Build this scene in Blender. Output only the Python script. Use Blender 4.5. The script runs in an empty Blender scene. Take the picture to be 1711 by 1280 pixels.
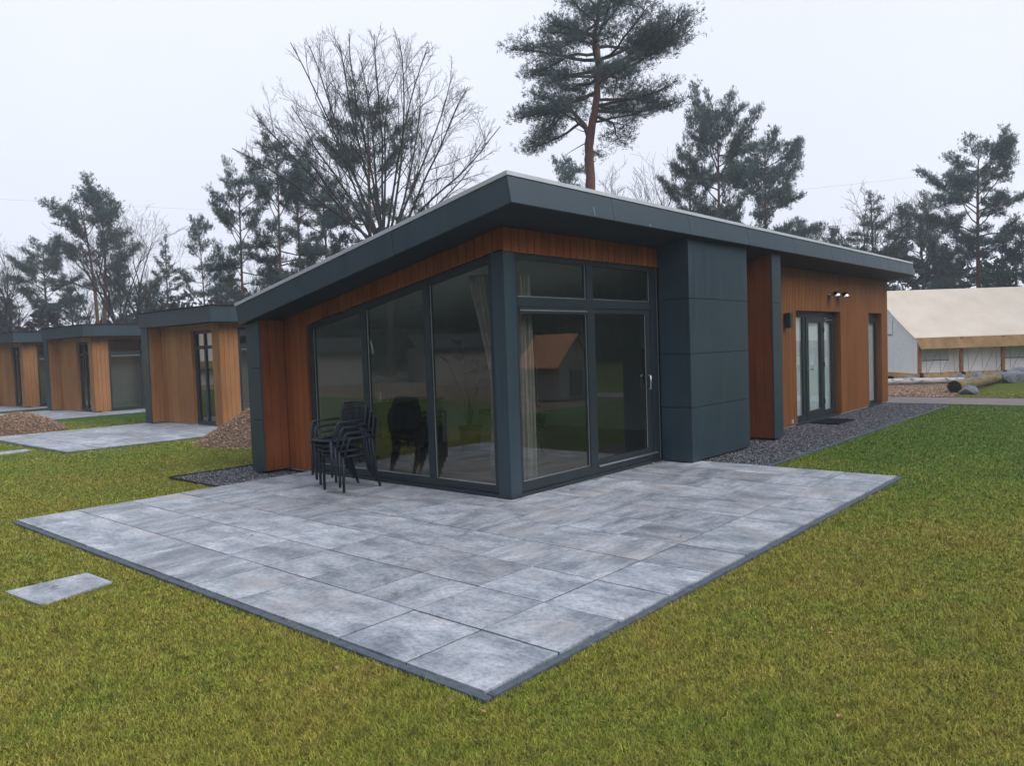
import bpy, bmesh, math, random
import numpy as np
from mathutils import Matrix, Vector
sc = bpy.context.scene
R_ = math.radians
# ------------------------------------------------------------------ camera
YAW, PITCH, ROLL, FPX = 0.719396, 0.0457702, 0.0343952, 1289.20
CAM = np.array([-6.39026, -5.66212, 1.7])
def cam_axes():
    c, s = math.cos(YAW), math.sin(YAW)
    f = np.array([c*math.cos(PITCH), s*math.cos(PITCH), -math.sin(PITCH)])
    r = np.array([s, -c, 0.0]); d = np.cross(f, r)
    return math.cos(ROLL)*r+math.sin(ROLL)*d, -math.sin(ROLL)*r+math.cos(ROLL)*d, f
AR, AD, AF = cam_axes()
cd = bpy.data.cameras.new('camera'); cam = bpy.data.objects.new('camera', cd); sc.collection.objects.link(cam)
cd.sensor_fit = 'HORIZONTAL'; cd.sensor_width = 36; cd.lens = 36*FPX/1711; cd.clip_end = 2000; cd.clip_start = .05
M = Matrix.Identity(4)
for i in range(3):
    M[i][0] = AR[i]; M[i][1] = -AD[i]; M[i][2] = -AF[i]; M[i][3] = CAM[i]
cam.matrix_world = M
sc.camera = cam
# ------------------------------------------------------------------ world, sun, exposure
SUN_EL, SUN_AZ = R_(38), R_(172)
w = bpy.data.worlds.new('World'); sc.world = w; w.use_nodes = True
nt = w.node_tree; nt.nodes.clear()
wo = nt.nodes.new('ShaderNodeOutputWorld'); bg = nt.nodes.new('ShaderNodeBackground')
sky = nt.nodes.new('ShaderNodeTexSky'); sky.sky_type = 'NISHITA'; sky.sun_disc = False
sky.sun_elevation = SUN_EL; sky.sun_rotation = SUN_AZ; sky.dust_density = 4; sky.air_density = 1.0
tc = nt.nodes.new('ShaderNodeTexCoord'); sp = nt.nodes.new('ShaderNodeSeparateXYZ')
nt.links.new(tc.outputs['Generated'], sp.inputs[0])
rp = nt.nodes.new('ShaderNodeValToRGB')      # overcast veil: slightly brighter low band, blue-grey overhead
e = rp.color_ramp.elements
e[0].position = 0.0; e[0].color = (6.75, 7.0, 7.9, 1)
e[1].position = 1.0; e[1].color = (6.4, 6.8, 7.95, 1)
m = rp.color_ramp.elements.new(.22); m.color = (6.75, 7.05, 7.95, 1)
nt.links.new(sp.outputs['Z'], rp.inputs[0])
nz = nt.nodes.new('ShaderNodeTexNoise'); nz.inputs['Scale'].default_value = 1.6; nz.inputs['Detail'].default_value = 4
nt.links.new(tc.outputs['Generated'], nz.inputs['Vector'])
mr = nt.nodes.new('ShaderNodeMapRange'); mr.inputs[3].default_value = .90; mr.inputs[4].default_value = 1.07
nt.links.new(nz.outputs[0], mr.inputs[0])
ml = nt.nodes.new('ShaderNodeVectorMath'); ml.operation = 'SCALE'
nt.links.new(rp.outputs[0], ml.inputs[0]); nt.links.new(mr.outputs[0], ml.inputs[3])
mx = nt.nodes.new('ShaderNodeMix'); mx.data_type = 'RGBA'; mx.inputs[0].default_value = .96
nt.links.new(sky.outputs[0], mx.inputs[6]); nt.links.new(ml.outputs[0], mx.inputs[7])
nt.links.new(mx.outputs[2], bg.inputs[0]); bg.inputs[1].default_value = .1
nt.links.new(bg.outputs[0], wo.inputs[0])
sl = bpy.data.lights.new('sun', 'SUN'); sl.energy = 1.3; sl.angle = R_(40); sl.color = (1, .97, .93)
so = bpy.data.objects.new('sun', sl); sc.collection.objects.link(so)
dirv = Vector((math.sin(SUN_AZ)*math.cos(SUN_EL), math.cos(SUN_AZ)*math.cos(SUN_EL), math.sin(SUN_EL)))
so.rotation_euler = dirv.to_track_quat('Z', 'Y').to_euler()
sc.view_settings.view_transform = 'Standard'; sc.view_settings.look = 'None'
sc.view_settings.exposure = 0.58; sc.view_settings.gamma = 1.0
sc.render.engine = 'CYCLES'; sc.cycles.use_denoising = True
sc.cycles.max_bounces = 8; sc.cycles.transparent_max_bounces = 16; sc.cycles.glossy_bounces = 4
sc.cycles.sample_clamp_indirect = 6
# ------------------------------------------------------------------ helpers: tagging
def tag(o, label=None, cat=None, group=None, kind=None):
    if label: o['label'] = label
    if cat: o['category'] = cat
    if group: o['group'] = group
    if kind: o['kind'] = kind
    return o
def link(o, parent=None):
    sc.collection.objects.link(o)
    if parent: o.parent = parent
    return o
def empty(name, loc=(0, 0, 0), rz=0, label=None, cat=None, group=None):
    o = bpy.data.objects.new(name, None); o.location = loc; o.rotation_euler = (0, 0, rz); o.empty_display_size = .3
    link(o); return tag(o, label, cat, group)
def copy_tree(o, parent=None):
    c = o.copy(); link(c, parent)
    for ch in list(o.children): copy_tree(ch, c)
    return c
# ------------------------------------------------------------------ helpers: materials
MATS = {}
class NB:
    def __init__(s, name):
        s.m = bpy.data.materials.new(name); s.m.use_nodes = True; s.t = s.m.node_tree; s.t.nodes.clear()
        s.o = s.t.nodes.new('ShaderNodeOutputMaterial'); MATS[name] = s.m
    def n(s, typ, **kw):
        x = s.t.nodes.new('ShaderNode'+typ)
        for k, v in kw.items():
            if k in ('operation', 'data_type', 'blend_type', 'noise_dimensions', 'feature', 'distance', 'musgrave_type', 'clamp'): setattr(x, k, v)
        return x
    def l(s, a, b): s.t.links.new(a, b)
    def pos(s, scale=(1, 1, 1), obj=False):
        src = s.n('TexCoord').outputs['Object'] if obj else s.n('NewGeometry').outputs['Position']
        mp = s.n('Mapping'); mp.inputs['Scale'].default_value = scale; s.l(src, mp.inputs[0]); return mp.outputs[0]
    def noise(s, vec, scale, detail=3, rough=.55, dist=0):
        x = s.n('TexNoise'); x.inputs['Scale'].default_value = scale; x.inputs['Detail'].default_value = detail
        x.inputs['Roughness'].default_value = rough; x.inputs['Distortion'].default_value = dist
        if vec is not None: s.l(vec, x.inputs['Vector'])
        return x.outputs[0]
    def ramp(s, f, stops):
        x = s.n('ValToRGB'); el = x.color_ramp.elements
        while len(el) < len(stops): el.new(.5)
        for i, (p, c) in enumerate(stops):
            el[i].position = p; el[i].color = (*c, 1) if len(c) == 3 else c
        s.l(f, x.inputs[0]); return x.outputs[0]
    def mix(s, f, a, b, blend='MIX'):
        x = s.n('Mix', data_type='RGBA', blend_type=blend)
        for v, i in ((f, 0), (a, 6), (b, 7)):
            if isinstance(v, (int, float)): x.inputs[i].default_value = v
            elif isinstance(v, tuple): x.inputs[i].default_value = (*v, 1)
            else: s.l(v, x.inputs[i])
        return x.outputs[2]
    def math(s, op, a, b=None, clamp=False):
        x = s.n('Math', operation=op); x.use_clamp = clamp
        for v, i in ((a, 0), (b, 1)):
            if v is None: continue
            if isinstance(v, (int, float)): x.inputs[i].default_value = v
            else: s.l(v, x.inputs[i])
        return x.outputs[0]
    def rand(s): return s.n('NewGeometry').outputs['Random Per Island']
    def maprange(s, v, a, b, c, d):
        x = s.n('MapRange'); s.l(v, x.inputs[0])
        for i, k in enumerate((a, b, c, d)): x.inputs[i+1].default_value = k
        return x.outputs[0]
    def bsdf(s, col, rough=.6, spec=.5, metal=0, bump=None, bstr=.3, bdist=.01, trans=0):
        b = s.n('BsdfPrincipled')
        if isinstance(col, tuple): b.inputs['Base Color'].default_value = (*col, 1)
        else: s.l(col, b.inputs['Base Color'])
        if isinstance(rough, (int, float)): b.inputs['Roughness'].default_value = rough
        else: s.l(rough, b.inputs['Roughness'])
        b.inputs['Specular IOR Level'].default_value = spec; b.inputs['Metallic'].default_value = metal
        if bump is not None:
            k = s.n('Bump'); k.inputs['Strength'].default_value = bstr; k.inputs['Distance'].default_value = bdist
            s.l(bump, k.inputs['Height']); s.l(k.outputs[0], b.inputs['Normal'])
        s.l(b.outputs[0], s.o.inputs[0]); return b
def simple(name, col, rough=.6, spec=.5, metal=0, var=.12, sc_=8):
    b = NB(name); nz = b.noise(b.pos(), sc_, 4)
    c1 = tuple(x*(1-var) for x in col); c2 = tuple(min(1, x*(1+var)) for x in col)
    b.bsdf(b.ramp(nz, [(.3, c1), (.7, c2)]), rough, spec, metal); return b.m
b = NB('panel'); f = b.noise(b.pos((9, 9, .5)), 1.0, 4, .6); g = b.noise(b.pos(), 1.3, 3)
c = b.mix(.5, b.ramp(g, [(.3, (.024, .044, .060)), (.7, (.031, .056, .075))]), b.ramp(f, [(.35, (.023, .043, .059)), (.7, (.035, .061, .080))]))
b.bsdf(c, b.maprange(f, .2, .8, .30, .46), .6, bump=g, bstr=.12, bdist=.02)
simple('frame', (.019, .029, .036), .4, .5, var=.06)
simple('soffit', (.020, .029, .036), .6, .3, var=.05)
simple('flashing', (.46, .49, .53), .4, .5, metal=0, var=.08, sc_=3)
simple('black', (.006, .006, .007), .6, .3)
simple('dark_plinth', (.012, .013, .015), .8, .2)
simple('steel', (.62, .64, .66), .12, .5, metal=1, var=.03)
simple('aluminium', (.6, .62, .64), .3, .5, metal=.9, var=.05)
simple('plastic', (.016, .022, .032), .5, .35, var=.08)
simple('inner_wall', (.55, .56, .54), .8, .2, var=.03)
simple('inner_floor', (.16, .11, .075), .35, .4, var=.15)
simple('curtain', (.36, .31, .28), .9, .1, var=.1)
simple('blind_grey', (.16, .17, .155), .9, .1, var=.05)
simple('sheer', (.80, .84, .88), .9, .1, var=.03)
simple('dark_wood', (.035, .022, .016), .5, .4, var=.2)
simple('leaf_indoor', (.03, .07, .02), .4, .5, var=.3)
simple('mat_rubber', (.010, .011, .013), .9, .2, var=.25, sc_=60)
simple('kerb_stone', (.085, .105, .13), .75, .3, var=.25, sc_=14)
simple('steel_edge', (.02, .025, .03), .6, .4)
simple('white_board', (.88, .9, .92), .6, .3)
simple('roof_dark', (.05, .05, .055), .8, .2)
simple('chalk', (.55, .6, .65), .8, .2)
simple('cable', (.25, .27, .30), .6)
def wood(name, c1, c2, c3, width):
    b = NB(name); r = b.rand()
    g = b.noise(b.pos((40, 40, 1.6)), 1.0, 5, .65, .4)
    big = b.noise(b.pos((1.2, 1.2, .8)), 1.0, 3)
    base = b.ramp(r, [(0, c1), (.5, c2), (1, c3)])
    k = b.mix(.45, base, b.ramp(g, [(.3, tuple(x*.45 for x in c1)), (.7, tuple(x*1.25 for x in c3))]))
    k = b.mix(.35, k, b.ramp(big, [(.35, c1), (.65, c3)]))
    b.bsdf(k, .55, .3, bump=g, bstr=.25, bdist=.003)
wood('wood', (.125, .034, .011), (.215, .060, .019), (.32, .102, .034), .14)
wood('wood_tan', (.23, .098, .036), (.32, .145, .055), (.42, .205, .082), .12)
wood('wood_light', (.19, .068, .020), (.255, .095, .028), (.32, .130, .042), .07)
# glass: schlick mix of a clear tinted layer and mirror
def glassmat(name, tint, boost, r0):
    b = NB(name); g = b.n('NewGeometry'); d = b.n('VectorMath', operation='DOT_PRODUCT')
    b.l(g.outputs['Normal'], d.inputs[0]); b.l(g.outputs['Incoming'], d.inputs[1])
    a = b.math('ABSOLUTE', d.outputs['Value']); q = b.math('SUBTRACT', 1.0, a); p5 = b.math('POWER', q, 5.0)
    f = b.math('ADD', b.math('MULTIPLY', p5, 1-r0), r0); f = b.math('MULTIPLY', f, boost, True)
    tr = b.n('BsdfTransparent'); tr.inputs[0].default_value = (*tint, 1)
    gl = b.n('BsdfGlossy'); gl.inputs['Roughness'].default_value = .0; gl.inputs[0].default_value = (.92, .95, .95, 1)
    nzv = b.noise(b.pos(), 1.1, 1); bp = b.n('Bump'); bp.inputs['Strength'].default_value = .02; bp.inputs['Distance'].default_value = .02
    b.l(nzv, bp.inputs['Height']); b.l(bp.outputs[0], gl.inputs['Normal'])
    ms = b.n('MixShader'); b.l(f, ms.inputs[0]); b.l(tr.outputs[0], ms.inputs[1]); b.l(gl.outputs[0], ms.inputs[2])
    b.l(ms.outputs[0], b.o.inputs[0])
glassmat('glass', (.72, .79, .76), 1.6, .085)
glassmat('glass_small', (.78, .84, .84), 1.7, .10)
def lawn_tone(b):
    """yellow-olive to fresh-green factor shared by soil sheet and blades"""
    n1 = b.noise(b.pos((1, 1, 0)), .75, 5, .65); n2 = b.noise(b.pos((1, 1, 0)), 3.2, 4, .6)
    sx = b.n('SeparateXYZ'); b.l(b.n('NewGeometry').outputs['Position'], sx.inputs[0])
    gx = b.math('SUBTRACT', b.maprange(sx.outputs[0], 1.0, 7.0, -.03, .31), b.maprange(sx.outputs[0], 15, 16.5, 0, .30)); gy = b.maprange(sx.outputs[1], 4.0, 9.0, 0.0, .10)
    s = b.math('ADD', b.math('MULTIPLY', n1, .62), b.math('MULTIPLY', n2, .38))
    return b.math('ADD', b.math('ADD', s, gx), gy)
b = NB('grass_blade'); t = lawn_tone(b); r = b.rand()
c = b.ramp(t, [(.30, (.44, .35, .080)), (.42, (.37, .37, .052)), (.57, (.26, .345, .036)), (.74, (.115, .27, .024))])
c = b.mix(b.ramp(r, [(0, (0, 0, 0)), (.8, (.18,)*3), (.93, (.75,)*3), (1, (.95,)*3)]), c, (.48, .34, .12))
c = b.mix(1.0, c, b.ramp(b.math('FRACT', b.math('MULTIPLY', r, 17.3)), [(0, (.45,)*3), (1, (1.3,)*3)]), 'MULTIPLY')
cl_ = b.noise(b.pos((1, 1, 0)), 11, 4, .7)
c = b.mix(1.0, c, b.ramp(cl_, [(.32, (.55,)*3), (.52, (.95,)*3), (.7, (1.15,)*3)]), 'MULTIPLY')
pb = b.bsdf(c, .55, .25)
b = NB('lawn_soil'); t = lawn_tone(b); fn = b.noise(b.pos((1, 1, 1)), 60, 5, .7)
c = b.ramp(t, [(.30, (.17, .135, .032)), (.43, (.15, .155, .023)), (.55, (.10, .145, .018)), (.70, (.055, .13, .015))])
c = b.mix(.8, c, b.ramp(fn, [(.3, (.5,)*3), (.7, (1.35,)*3)]), 'MULTIPLY')
b.bsdf(c, .9, .1, bump=fn, bstr=.8, bdist=.03)
# patio slab: cloudy light and dark bands, direction picked per slab
b = NB('slab'); r = b.rand(); pos = b.n('NewGeometry').outputs['Position']
off = b.n('VectorMath', operation='SCALE'); b.l(b.n('Combine' 'XYZ').outputs[0], off.inputs[0])
cmb = b.n('CombineXYZ'); b.l(b.math('MULTIPLY', r, 91.0), cmb.inputs[0]); b.l(b.math('MULTIPLY', r, 57.0), cmb.inputs[1])
ad = b.n('VectorMath', operation='ADD'); b.l(pos, ad.inputs[0]); b.l(cmb.outputs[0], ad.inputs[1])
def sm(v, s_):
    mp = b.n('Mapping'); mp.inputs['Scale'].default_value = s_; b.l(v, mp.inputs[0]); return mp.outputs[0]
na = b.noise(sm(ad.outputs[0], (4.2, 1.9, 1)), 1.0, 11, .70, .15); nb_ = b.noise(sm(ad.outputs[0], (1.7, 4.6, 1)), 1.0, 11, .70, .15)
pick = b.math('GREATER_THAN', b.math('FRACT', b.math('MULTIPLY', r, 7.7)), .55)
n_ = b.mix(pick, na, nb_)
fine = b.noise(sm(ad.outputs[0], (30, 22, 1)), 1.0, 7, .8)
c = b.ramp(n_, [(.31, (.17, .198, .228)), (.42, (.245, .275, .31)), (.51, (.36, .385, .42)), (.64, (.50, .52, .555))])
c = b.mix(.75, c, b.ramp(fine, [(.38, (.55,)*3), (.5, (1.0,)*3), (.62, (1.3,)*3)]), 'MULTIPLY')
spk = b.noise(sm(ad.outputs[0], (150, 150, 1)), 1.0, 3, .7)
c = b.mix(.6, c, b.ramp(spk, [(.35, (.70,)*3), (.52, (1.03,)*3), (.68, (1.22,)*3)]), 'MULTIPLY')
warm = b.noise(sm(ad.outputs[0], (1.3, 1.3, 1)), 1.0, 3)
c = b.mix(b.ramp(warm, [(.54, (0, 0, 0)), (.70, (.5,)*3)]), c, (.40, .355, .34))
c = b.mix(1.0, c, b.ramp(b.math('FRACT', b.math('MULTIPLY', r, 31.7)), [(0, (.80,)*3), (1, (1.16,)*3)]), 'MULTIPLY')
st = b.noise(b.pos((1, 1, 0)), .8, 5, .6)     # damp staining across slabs
c = b.mix(1.0, c, b.ramp(st, [(.3, (.80,)*3), (.6, (1.06,)*3)]), 'MULTIPLY')
b.bsdf(c, b.maprange(fine, 0, 1, .42, .7), .45, bump=fine, bstr=.25, bdist=.004)
b = NB('gravel_stone'); r = b.rand()
b.bsdf(b.ramp(r, [(0, (.045, .047, .058)), (.5, (.11, .113, .13)), (.85, (.20, .20, .22)), (1, (.36, .36, .37))]), .75, .3)
simple('gravel_base', (.035, .036, .042), .95, .1, var=.4, sc_=50)
b = NB('asphalt'); f = b.noise(b.pos(), 90, 3); g = b.noise(b.pos(), .8, 4)
b.bsdf(b.mix(.5, b.ramp(f, [(.3, (.16, .14, .135)), (.7, (.27, .245, .235))]), b.ramp(g, [(.3, (.18, .155, .15)), (.7, (.25, .225, .215))])), .9, .2)
b = NB('mulch'); f = b.noise(b.pos(), 30, 5, .7); g = b.noise(b.pos(), 1.5, 4)
b.bsdf(b.mix(.5, b.ramp(f, [(.3, (.13, .085, .055)), (.7, (.38, .27, .19))]), b.ramp(g, [(.3, (.13, .09, .06)), (.7, (.24, .17, .12))])), .95, .1, bump=f, bstr=1, bdist=.04)
b = NB('chip'); r = b.rand()
b.bsdf(b.ramp(r, [(0, (.17, .10, .065)), (.4, (.33, .21, .14)), (.8, (.48, .34, .24)), (1, (.62, .49, .38))]), .85, .15)
b = NB('pine_bark'); z = b.n('SeparateXYZ'); b.l(b.n('TexCoord').outputs['Object'], z.inputs[0])
f = b.noise(b.pos((1, 1, .35)), 9, 5, .7)
lo = b.ramp(f, [(.3, (.045, .032, .027)), (.7, (.13, .088, .07))]); hi = b.ramp(f, [(.3, (.085, .040, .030)), (.7, (.21, .100, .070))])
b.bsdf(b.mix(b.maprange(z.outputs[2], 2, 6, 0, 1), lo, hi), .85, .2, bump=f, bstr=.6, bdist=.03)
b = NB('pine_twig'); b.bsdf((.062, .040, .030), .85, .2)
b = NB('bare_bark'); f = b.noise(b.pos((1, 1, .4)), 8, 5); b.bsdf(b.ramp(f, [(.3, (.030, .028, .027)), (.7, (.072, .066, .060))]), .9, .15)
def needle(name, stops):
    b = NB(name); r = b.rand(); f = b.noise(b.pos(), .5, 3)
    c = b.ramp(b.math('ADD', b.math('MULTIPLY', r, .5), b.math('MULTIPLY', f, .5)), stops)
    p = b.n('BsdfPrincipled'); b.l(c, p.inputs['Base Color']); p.inputs['Roughness'].default_value = .6; p.inputs['Specular IOR Level'].default_value = .2
    t = b.n('BsdfTranslucent'); b.l(c, t.inputs[0]); ms = b.n('MixShader'); ms.inputs[0].default_value = .25
    b.l(p.outputs[0], ms.inputs[1]); b.l(t.outputs[0], ms.inputs[2]); b.l(ms.outputs[0], b.o.inputs[0])
needle('needles', [(.2, (.038, .072, .064)), (.5, (.070, .120, .108)), (.8, (.115, .175, .145))])
needle('needles_dark', [(.2, (.024, .050, .042)), (.5, (.044, .084, .070)), (.8, (.078, .125, .098))])
needle('thicket_leaf', [(.2, (.016, .020, .015)), (.5, (.030, .036, .026)), (.8, (.060, .055, .038))])
b = NB('fabric_cream'); f = b.noise(b.pos(), 1.2, 4); b.bsdf(b.ramp(f, [(.3, (.68, .59, .48)), (.7, (.77, .68, .57))]), .85, .15, bump=b.noise(b.pos(), 2.2, 3), bstr=.3, bdist=.05)
b = NB('fabric_ochre'); f = b.noise(b.pos((1, 1, .3)), 3, 4); b.bsdf(b.ramp(f, [(.3, (.27, .16, .07)), (.7, (.42, .27, .13))]), .8, .2, bump=f, bstr=.6, bdist=.05)
b = NB('fabric_white'); f = b.noise(b.pos((1, 1, .7)), 2.2, 4, .6, 1.2); b.bsdf(b.ramp(f, [(.3, (.88, .91, .94)), (.7, (.94, .96, .98))]), .85, .15, bump=f, bstr=.7, bdist=.08)
simple('fabric_terracotta', (.52, .24, .12), .85, .15, var=.15, sc_=2)
simple('tent_timber', (.34, .16, .08), .7, .2, var=.2, sc_=6)
simple('deck_timber', (.52, .34, .18), .7, .2, var=.2, sc_=6)
simple('window_film', (.55, .60, .62), .35, .4, var=.05)
simple('hut_timber', (.30, .27, .24), .8, .2, var=.2)
simple('rope', (.06, .06, .06), .8)
b = NB('birch'); f = b.noise(b.pos((3, 3, 9)), 1.5, 5, .7); b.bsdf(b.ramp(f, [(.36, (.03, .026, .024)), (.46, (.50, .48, .46)), (.7, (.72, .71, .70))]), .7, .3)
b = NB('log_bark'); f = b.noise(b.pos((1, 5, 5)), 2.4, 6, .7); b.bsdf(b.ramp(f, [(.3, (.10, .075, .045)), (.5, (.24, .19, .11)), (.7, (.36, .30, .18))]), .9, .15, bump=f, bstr=.8, bdist=.04)
simple('log_end', (.035, .03, .028), .9, .1, var=.5, sc_=12)
b = NB('rock'); f = b.noise(b.pos(), 5, 6, .7); b.bsdf(b.ramp(f, [(.3, (.10, .11, .13)), (.55, (.22, .24, .27)), (.75, (.38, .40, .43))]), .8, .3, bump=f, bstr=.8, bdist=.04)
b = NB('dead_leaf'); r = b.rand(); b.bsdf(b.ramp(r, [(0, (.22, .10, .04)), (.6, (.34, .22, .12)), (1, (.5, .42, .32))]), .7, .2)
# ------------------------------------------------------------------ helpers: meshes
class MB:
    def __init__(s): s.v = []; s.f = []; s.mi = []; s.mats = []; s.sm = []
    def mat(s, n):
        if n not in s.mats: s.mats.append(n)
        return s.mats.index(n)
    def hexa(s, P, m='panel'):
        """8 corners: bottom ring (0-3) counter-clockwise from above, top ring (4-7)"""
        k = len(s.v); s.v += [tuple(p) for p in P]; i = s.mat(m)
        for f in ((3, 2, 1, 0), (4, 5, 6, 7), (0, 1, 5, 4), (1, 2, 6, 5), (2, 3, 7, 6), (3, 0, 4, 7)):
            s.f.append(tuple(k+a for a in f)); s.mi.append(i); s.sm.append(False)
        return s
    def box(s, x0, x1, y0, y1, z0, z1, m='panel'):
        return s.hexa([(x0, y0, z0), (x1, y0, z0), (x1, y1, z0), (x0, y1, z0), (x0, y0, z1), (x1, y0, z1), (x1, y1, z1), (x0, y1, z1)], m)
    def boxz(s, x0, x1, y0, y1, zb, zt, m='panel'):
        """box whose bottom and top may follow functions of (x, y)"""
        B = zb if callable(zb) else (lambda x, y: zb); T = zt if callable(zt) else (lambda x, y: zt)
        c = [(x0, y0), (x1, y0), (x1, y1), (x0, y1)]
        return s.hexa([(x, y, B(x, y)) for x, y in c]+[(x, y, T(x, y)) for x, y in c], m)
    def poly(s, P, m='panel', smooth=False):
        k = len(s.v); s.v += [tuple(p) for p in P]; s.f.append(tuple(range(k, k+len(P)))); s.mi.append(s.mat(m)); s.sm.append(smooth); return s
    def grid(s, fn, nu, nv, m, smooth=True):
        k = len(s.v)
        for i in range(nu+1):
            for j in range(nv+1): s.v.append(tuple(fn(i/nu, j/nv)))
        for i in range(nu):
            for j in range(nv):
                a = k+i*(nv+1)+j; s.f.append((a, a+nv+1, a+nv+2, a+1)); s.mi.append(s.mat(m)); s.sm.append(smooth)
        return s
    def tube(s, pts, rad, n=8, m='panel', cap=True, smooth=True):
        pts = [Vector(p) for p in pts]; rad = [rad]*len(pts) if isinstance(rad, (int, float)) else rad
        k = len(s.v); i_ = s.mat(m); up = None
        for i, p in enumerate(pts):
            d = (pts[min(i+1, len(pts)-1)]-pts[max(i-1, 0)]).normalized()
            if up is None: up = d.orthogonal().normalized()
            up = (up-d*up.dot(d)).normalized(); sd = d.cross(up)
            for a in range(n):
                t = 2*math.pi*a/n; s.v.append(tuple(p+(up*math.cos(t)+sd*math.sin(t))*rad[i]))
        for i in range(len(pts)-1):
            for a in range(n):
                b2 = (a+1) % n
                s.f.append((k+i*n+a, k+i*n+b2, k+(i+1)*n+b2, k+(i+1)*n+a)); s.mi.append(i_); s.sm.append(smooth)
        if cap:
            s.f.append(tuple(k+a for a in range(n))[::-1]); s.mi.append(i_); s.sm.append(False)
            s.f.append(tuple(k+(len(pts)-1)*n+a for a in range(n))); s.mi.append(i_); s.sm.append(False)
        return s
    def build(s, name, parent=None, bevel=0, loc=None):
        me = bpy.data.meshes.new(name); me.from_pydata(s.v, [], s.f)
        for m in s.mats: me.materials.append(MATS[m])
        me.polygons.foreach_set('material_index', s.mi); me.polygons.foreach_set('use_smooth', s.sm); me.update()
        o = bpy.data.objects.new(name, me)
        if loc: o.location = loc
        link(o, parent)
        if bevel:
            md = o.modifiers.new('bevel', 'BEVEL'); md.width = bevel; md.segments = 2; md.limit_method = 'ANGLE'
        return o
def fast(name, V, F, mat, parent=None, smooth=False, mats=None, mi=None):
    """V (n,3) array, F list of (k,3|4) index arrays"""
    me = bpy.data.meshes.new(name); V = np.asarray(V, np.float32)
    me.vertices.add(len(V)); me.vertices.foreach_set('co', V.ravel())
    F = [np.asarray(f, np.int32) for f in F if len(f)]
    loops = np.concatenate([f.ravel() for f in F]); tot = np.concatenate([np.full(len(f), f.shape[1], np.int32) for f in F])
    st = np.concatenate([[0], np.cumsum(tot)[:-1]]).astype(np.int32)
    me.loops.add(len(loops)); me.loops.foreach_set('vertex_index', loops)
    me.polygons.add(len(tot)); me.polygons.foreach_set('loop_start', st); me.polygons.foreach_set('loop_total', tot)
    for m in (mats or [mat]): me.materials.append(MATS[m])
    if mi is not None: me.polygons.foreach_set('material_index', np.asarray(mi, np.int32))
    if smooth: me.polygons.foreach_set('use_smooth', np.ones(len(tot), bool))
    me.update(calc_edges=True); me.validate()
    o = bpy.data.objects.new(name, me); link(o, parent); return o
# ------------------------------------------------------------------ ground and paving
GZ = -.035
def rect(name, x0, x1, y0, y1, z, m):
    o = MB().poly([(x0, y0, z), (x1, y0, z), (x1, y1, z), (x0, y1, z)], m).build(name); return tag(o, kind='structure')
rect('lawn', -140, 140, -140, 140, GZ, 'lawn_soil')
def patio(x0, x1, y0, y1, xs=None, ys=None, z1=0.0, kerb=True, skip=None):
    P = .6 if xs is None else None
    xs = xs or [x0+i*(x1-x0)/round((x1-x0)/.6) for i in range(round((x1-x0)/.6)+1)]
    ys = ys or [y0+i*(y1-y0)/round((y1-y0)/.6) for i in range(round((y1-y0)/.6)+1)]
    mb = MB(); g = .0058; rnd = random.Random(4)
    for i in range(len(xs)-1):
        for j in range(len(ys)-1):
            if skip and skip((xs[i]+xs[i+1])/2, (ys[j]+ys[j+1])/2): continue
            dz = rnd.uniform(-.0012, .0012); tx = rnd.uniform(-.001, .001); ty = rnd.uniform(-.001, .001)
            mb.boxz(xs[i]+g, xs[i+1]-g, ys[j]+g, ys[j+1]-g, z1-.05, lambda x, y: z1+dz+(tx if x > xs[i]+.3 else 0)+(ty if y > ys[j]+.3 else 0), 'slab')
    mb.box(x0+.01, x1-.01, y0+.01, y1-.01, z1-.06, z1-.005, 'black')
    tag(mb.build('patio', bevel=.002), kind='structure')
    if kerb:
        k = MB(); kz = z1-.008
        n = int((x1-x0)/1.0)
        for i in range(n): a, c_ = x0+(x1-x0)*i/n, x0+(x1-x0)*(i+1)/n; k.box(a+.003, c_-.003, y0-.055, y0-.004, z1-.1, kz, 'kerb_stone')
        n = int((y1-y0)/1.0)
        for i in range(n): a, c_ = y0+(y1-y0)*i/n, y0+(y1-y0)*(i+1)/n; k.box(x0-.055, x0-.004, a+.003-(.055 if i == 0 else 0), c_-.003, z1-.1, kz, 'kerb_stone')
        tag(k.build('kerb', bevel=.003), kind='structure')
XS = [-3.69+.605*i for i in range(12)]+[3.56]
YS = [-3.05, -2.45, -1.845, -1.245, -.645, -.045, .555, 1.145, 1.735, 2.32, 2.88, 3.43, 3.98]
patio(-3.69, 3.56, -3.05, 3.98, XS, YS, skip=lambda x, y: x > .3 and y > .3)
patio(-.95, 6.5, 10.5, 15.6, skip=lambda x, y: x > 3.6 and y > 12.5)
patio(-.1, 7.0, 20.3, 25.5, skip=lambda x, y: x > 4.3 and y > 22.4)
patio(-.2, 6.9, 27.2, 31.6, skip=lambda x, y: x > 4.2 and y > 28.8)
def step(P, label, z=-.020):
    mb = MB(); Q = [(x, y, z-.05) for x, y in P]+[(x, y, z) for x, y in P]; mb.hexa(Q, 'slab')
    c = np.mean(np.array(P), 0)
    tag(mb.build('stepping_stone', bevel=.002), label, 'paving slab', 'single slabs laid in the lawn')
step([(-4.55, .48), (-4.0, .65), (-4.02, 1.11), (-4.61, 1.1)], 'single grey paving slab set in the lawn near the left edge of the patio')
step([(-1.8, 11.55), (-1.2, 11.6), (-1.18, 12.1), (-1.8, 12.1)], 'far slab in the lawn in front of the wood chip heap, seen almost edge on')
rect('gravel_bed', 3.565, 14.42, -1.40, .3, GZ+.008, 'gravel_base')
rect('gravel_bed', -1.33, 4.0, 3.985, 5.42, GZ+.008, 'gravel_base')
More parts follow.
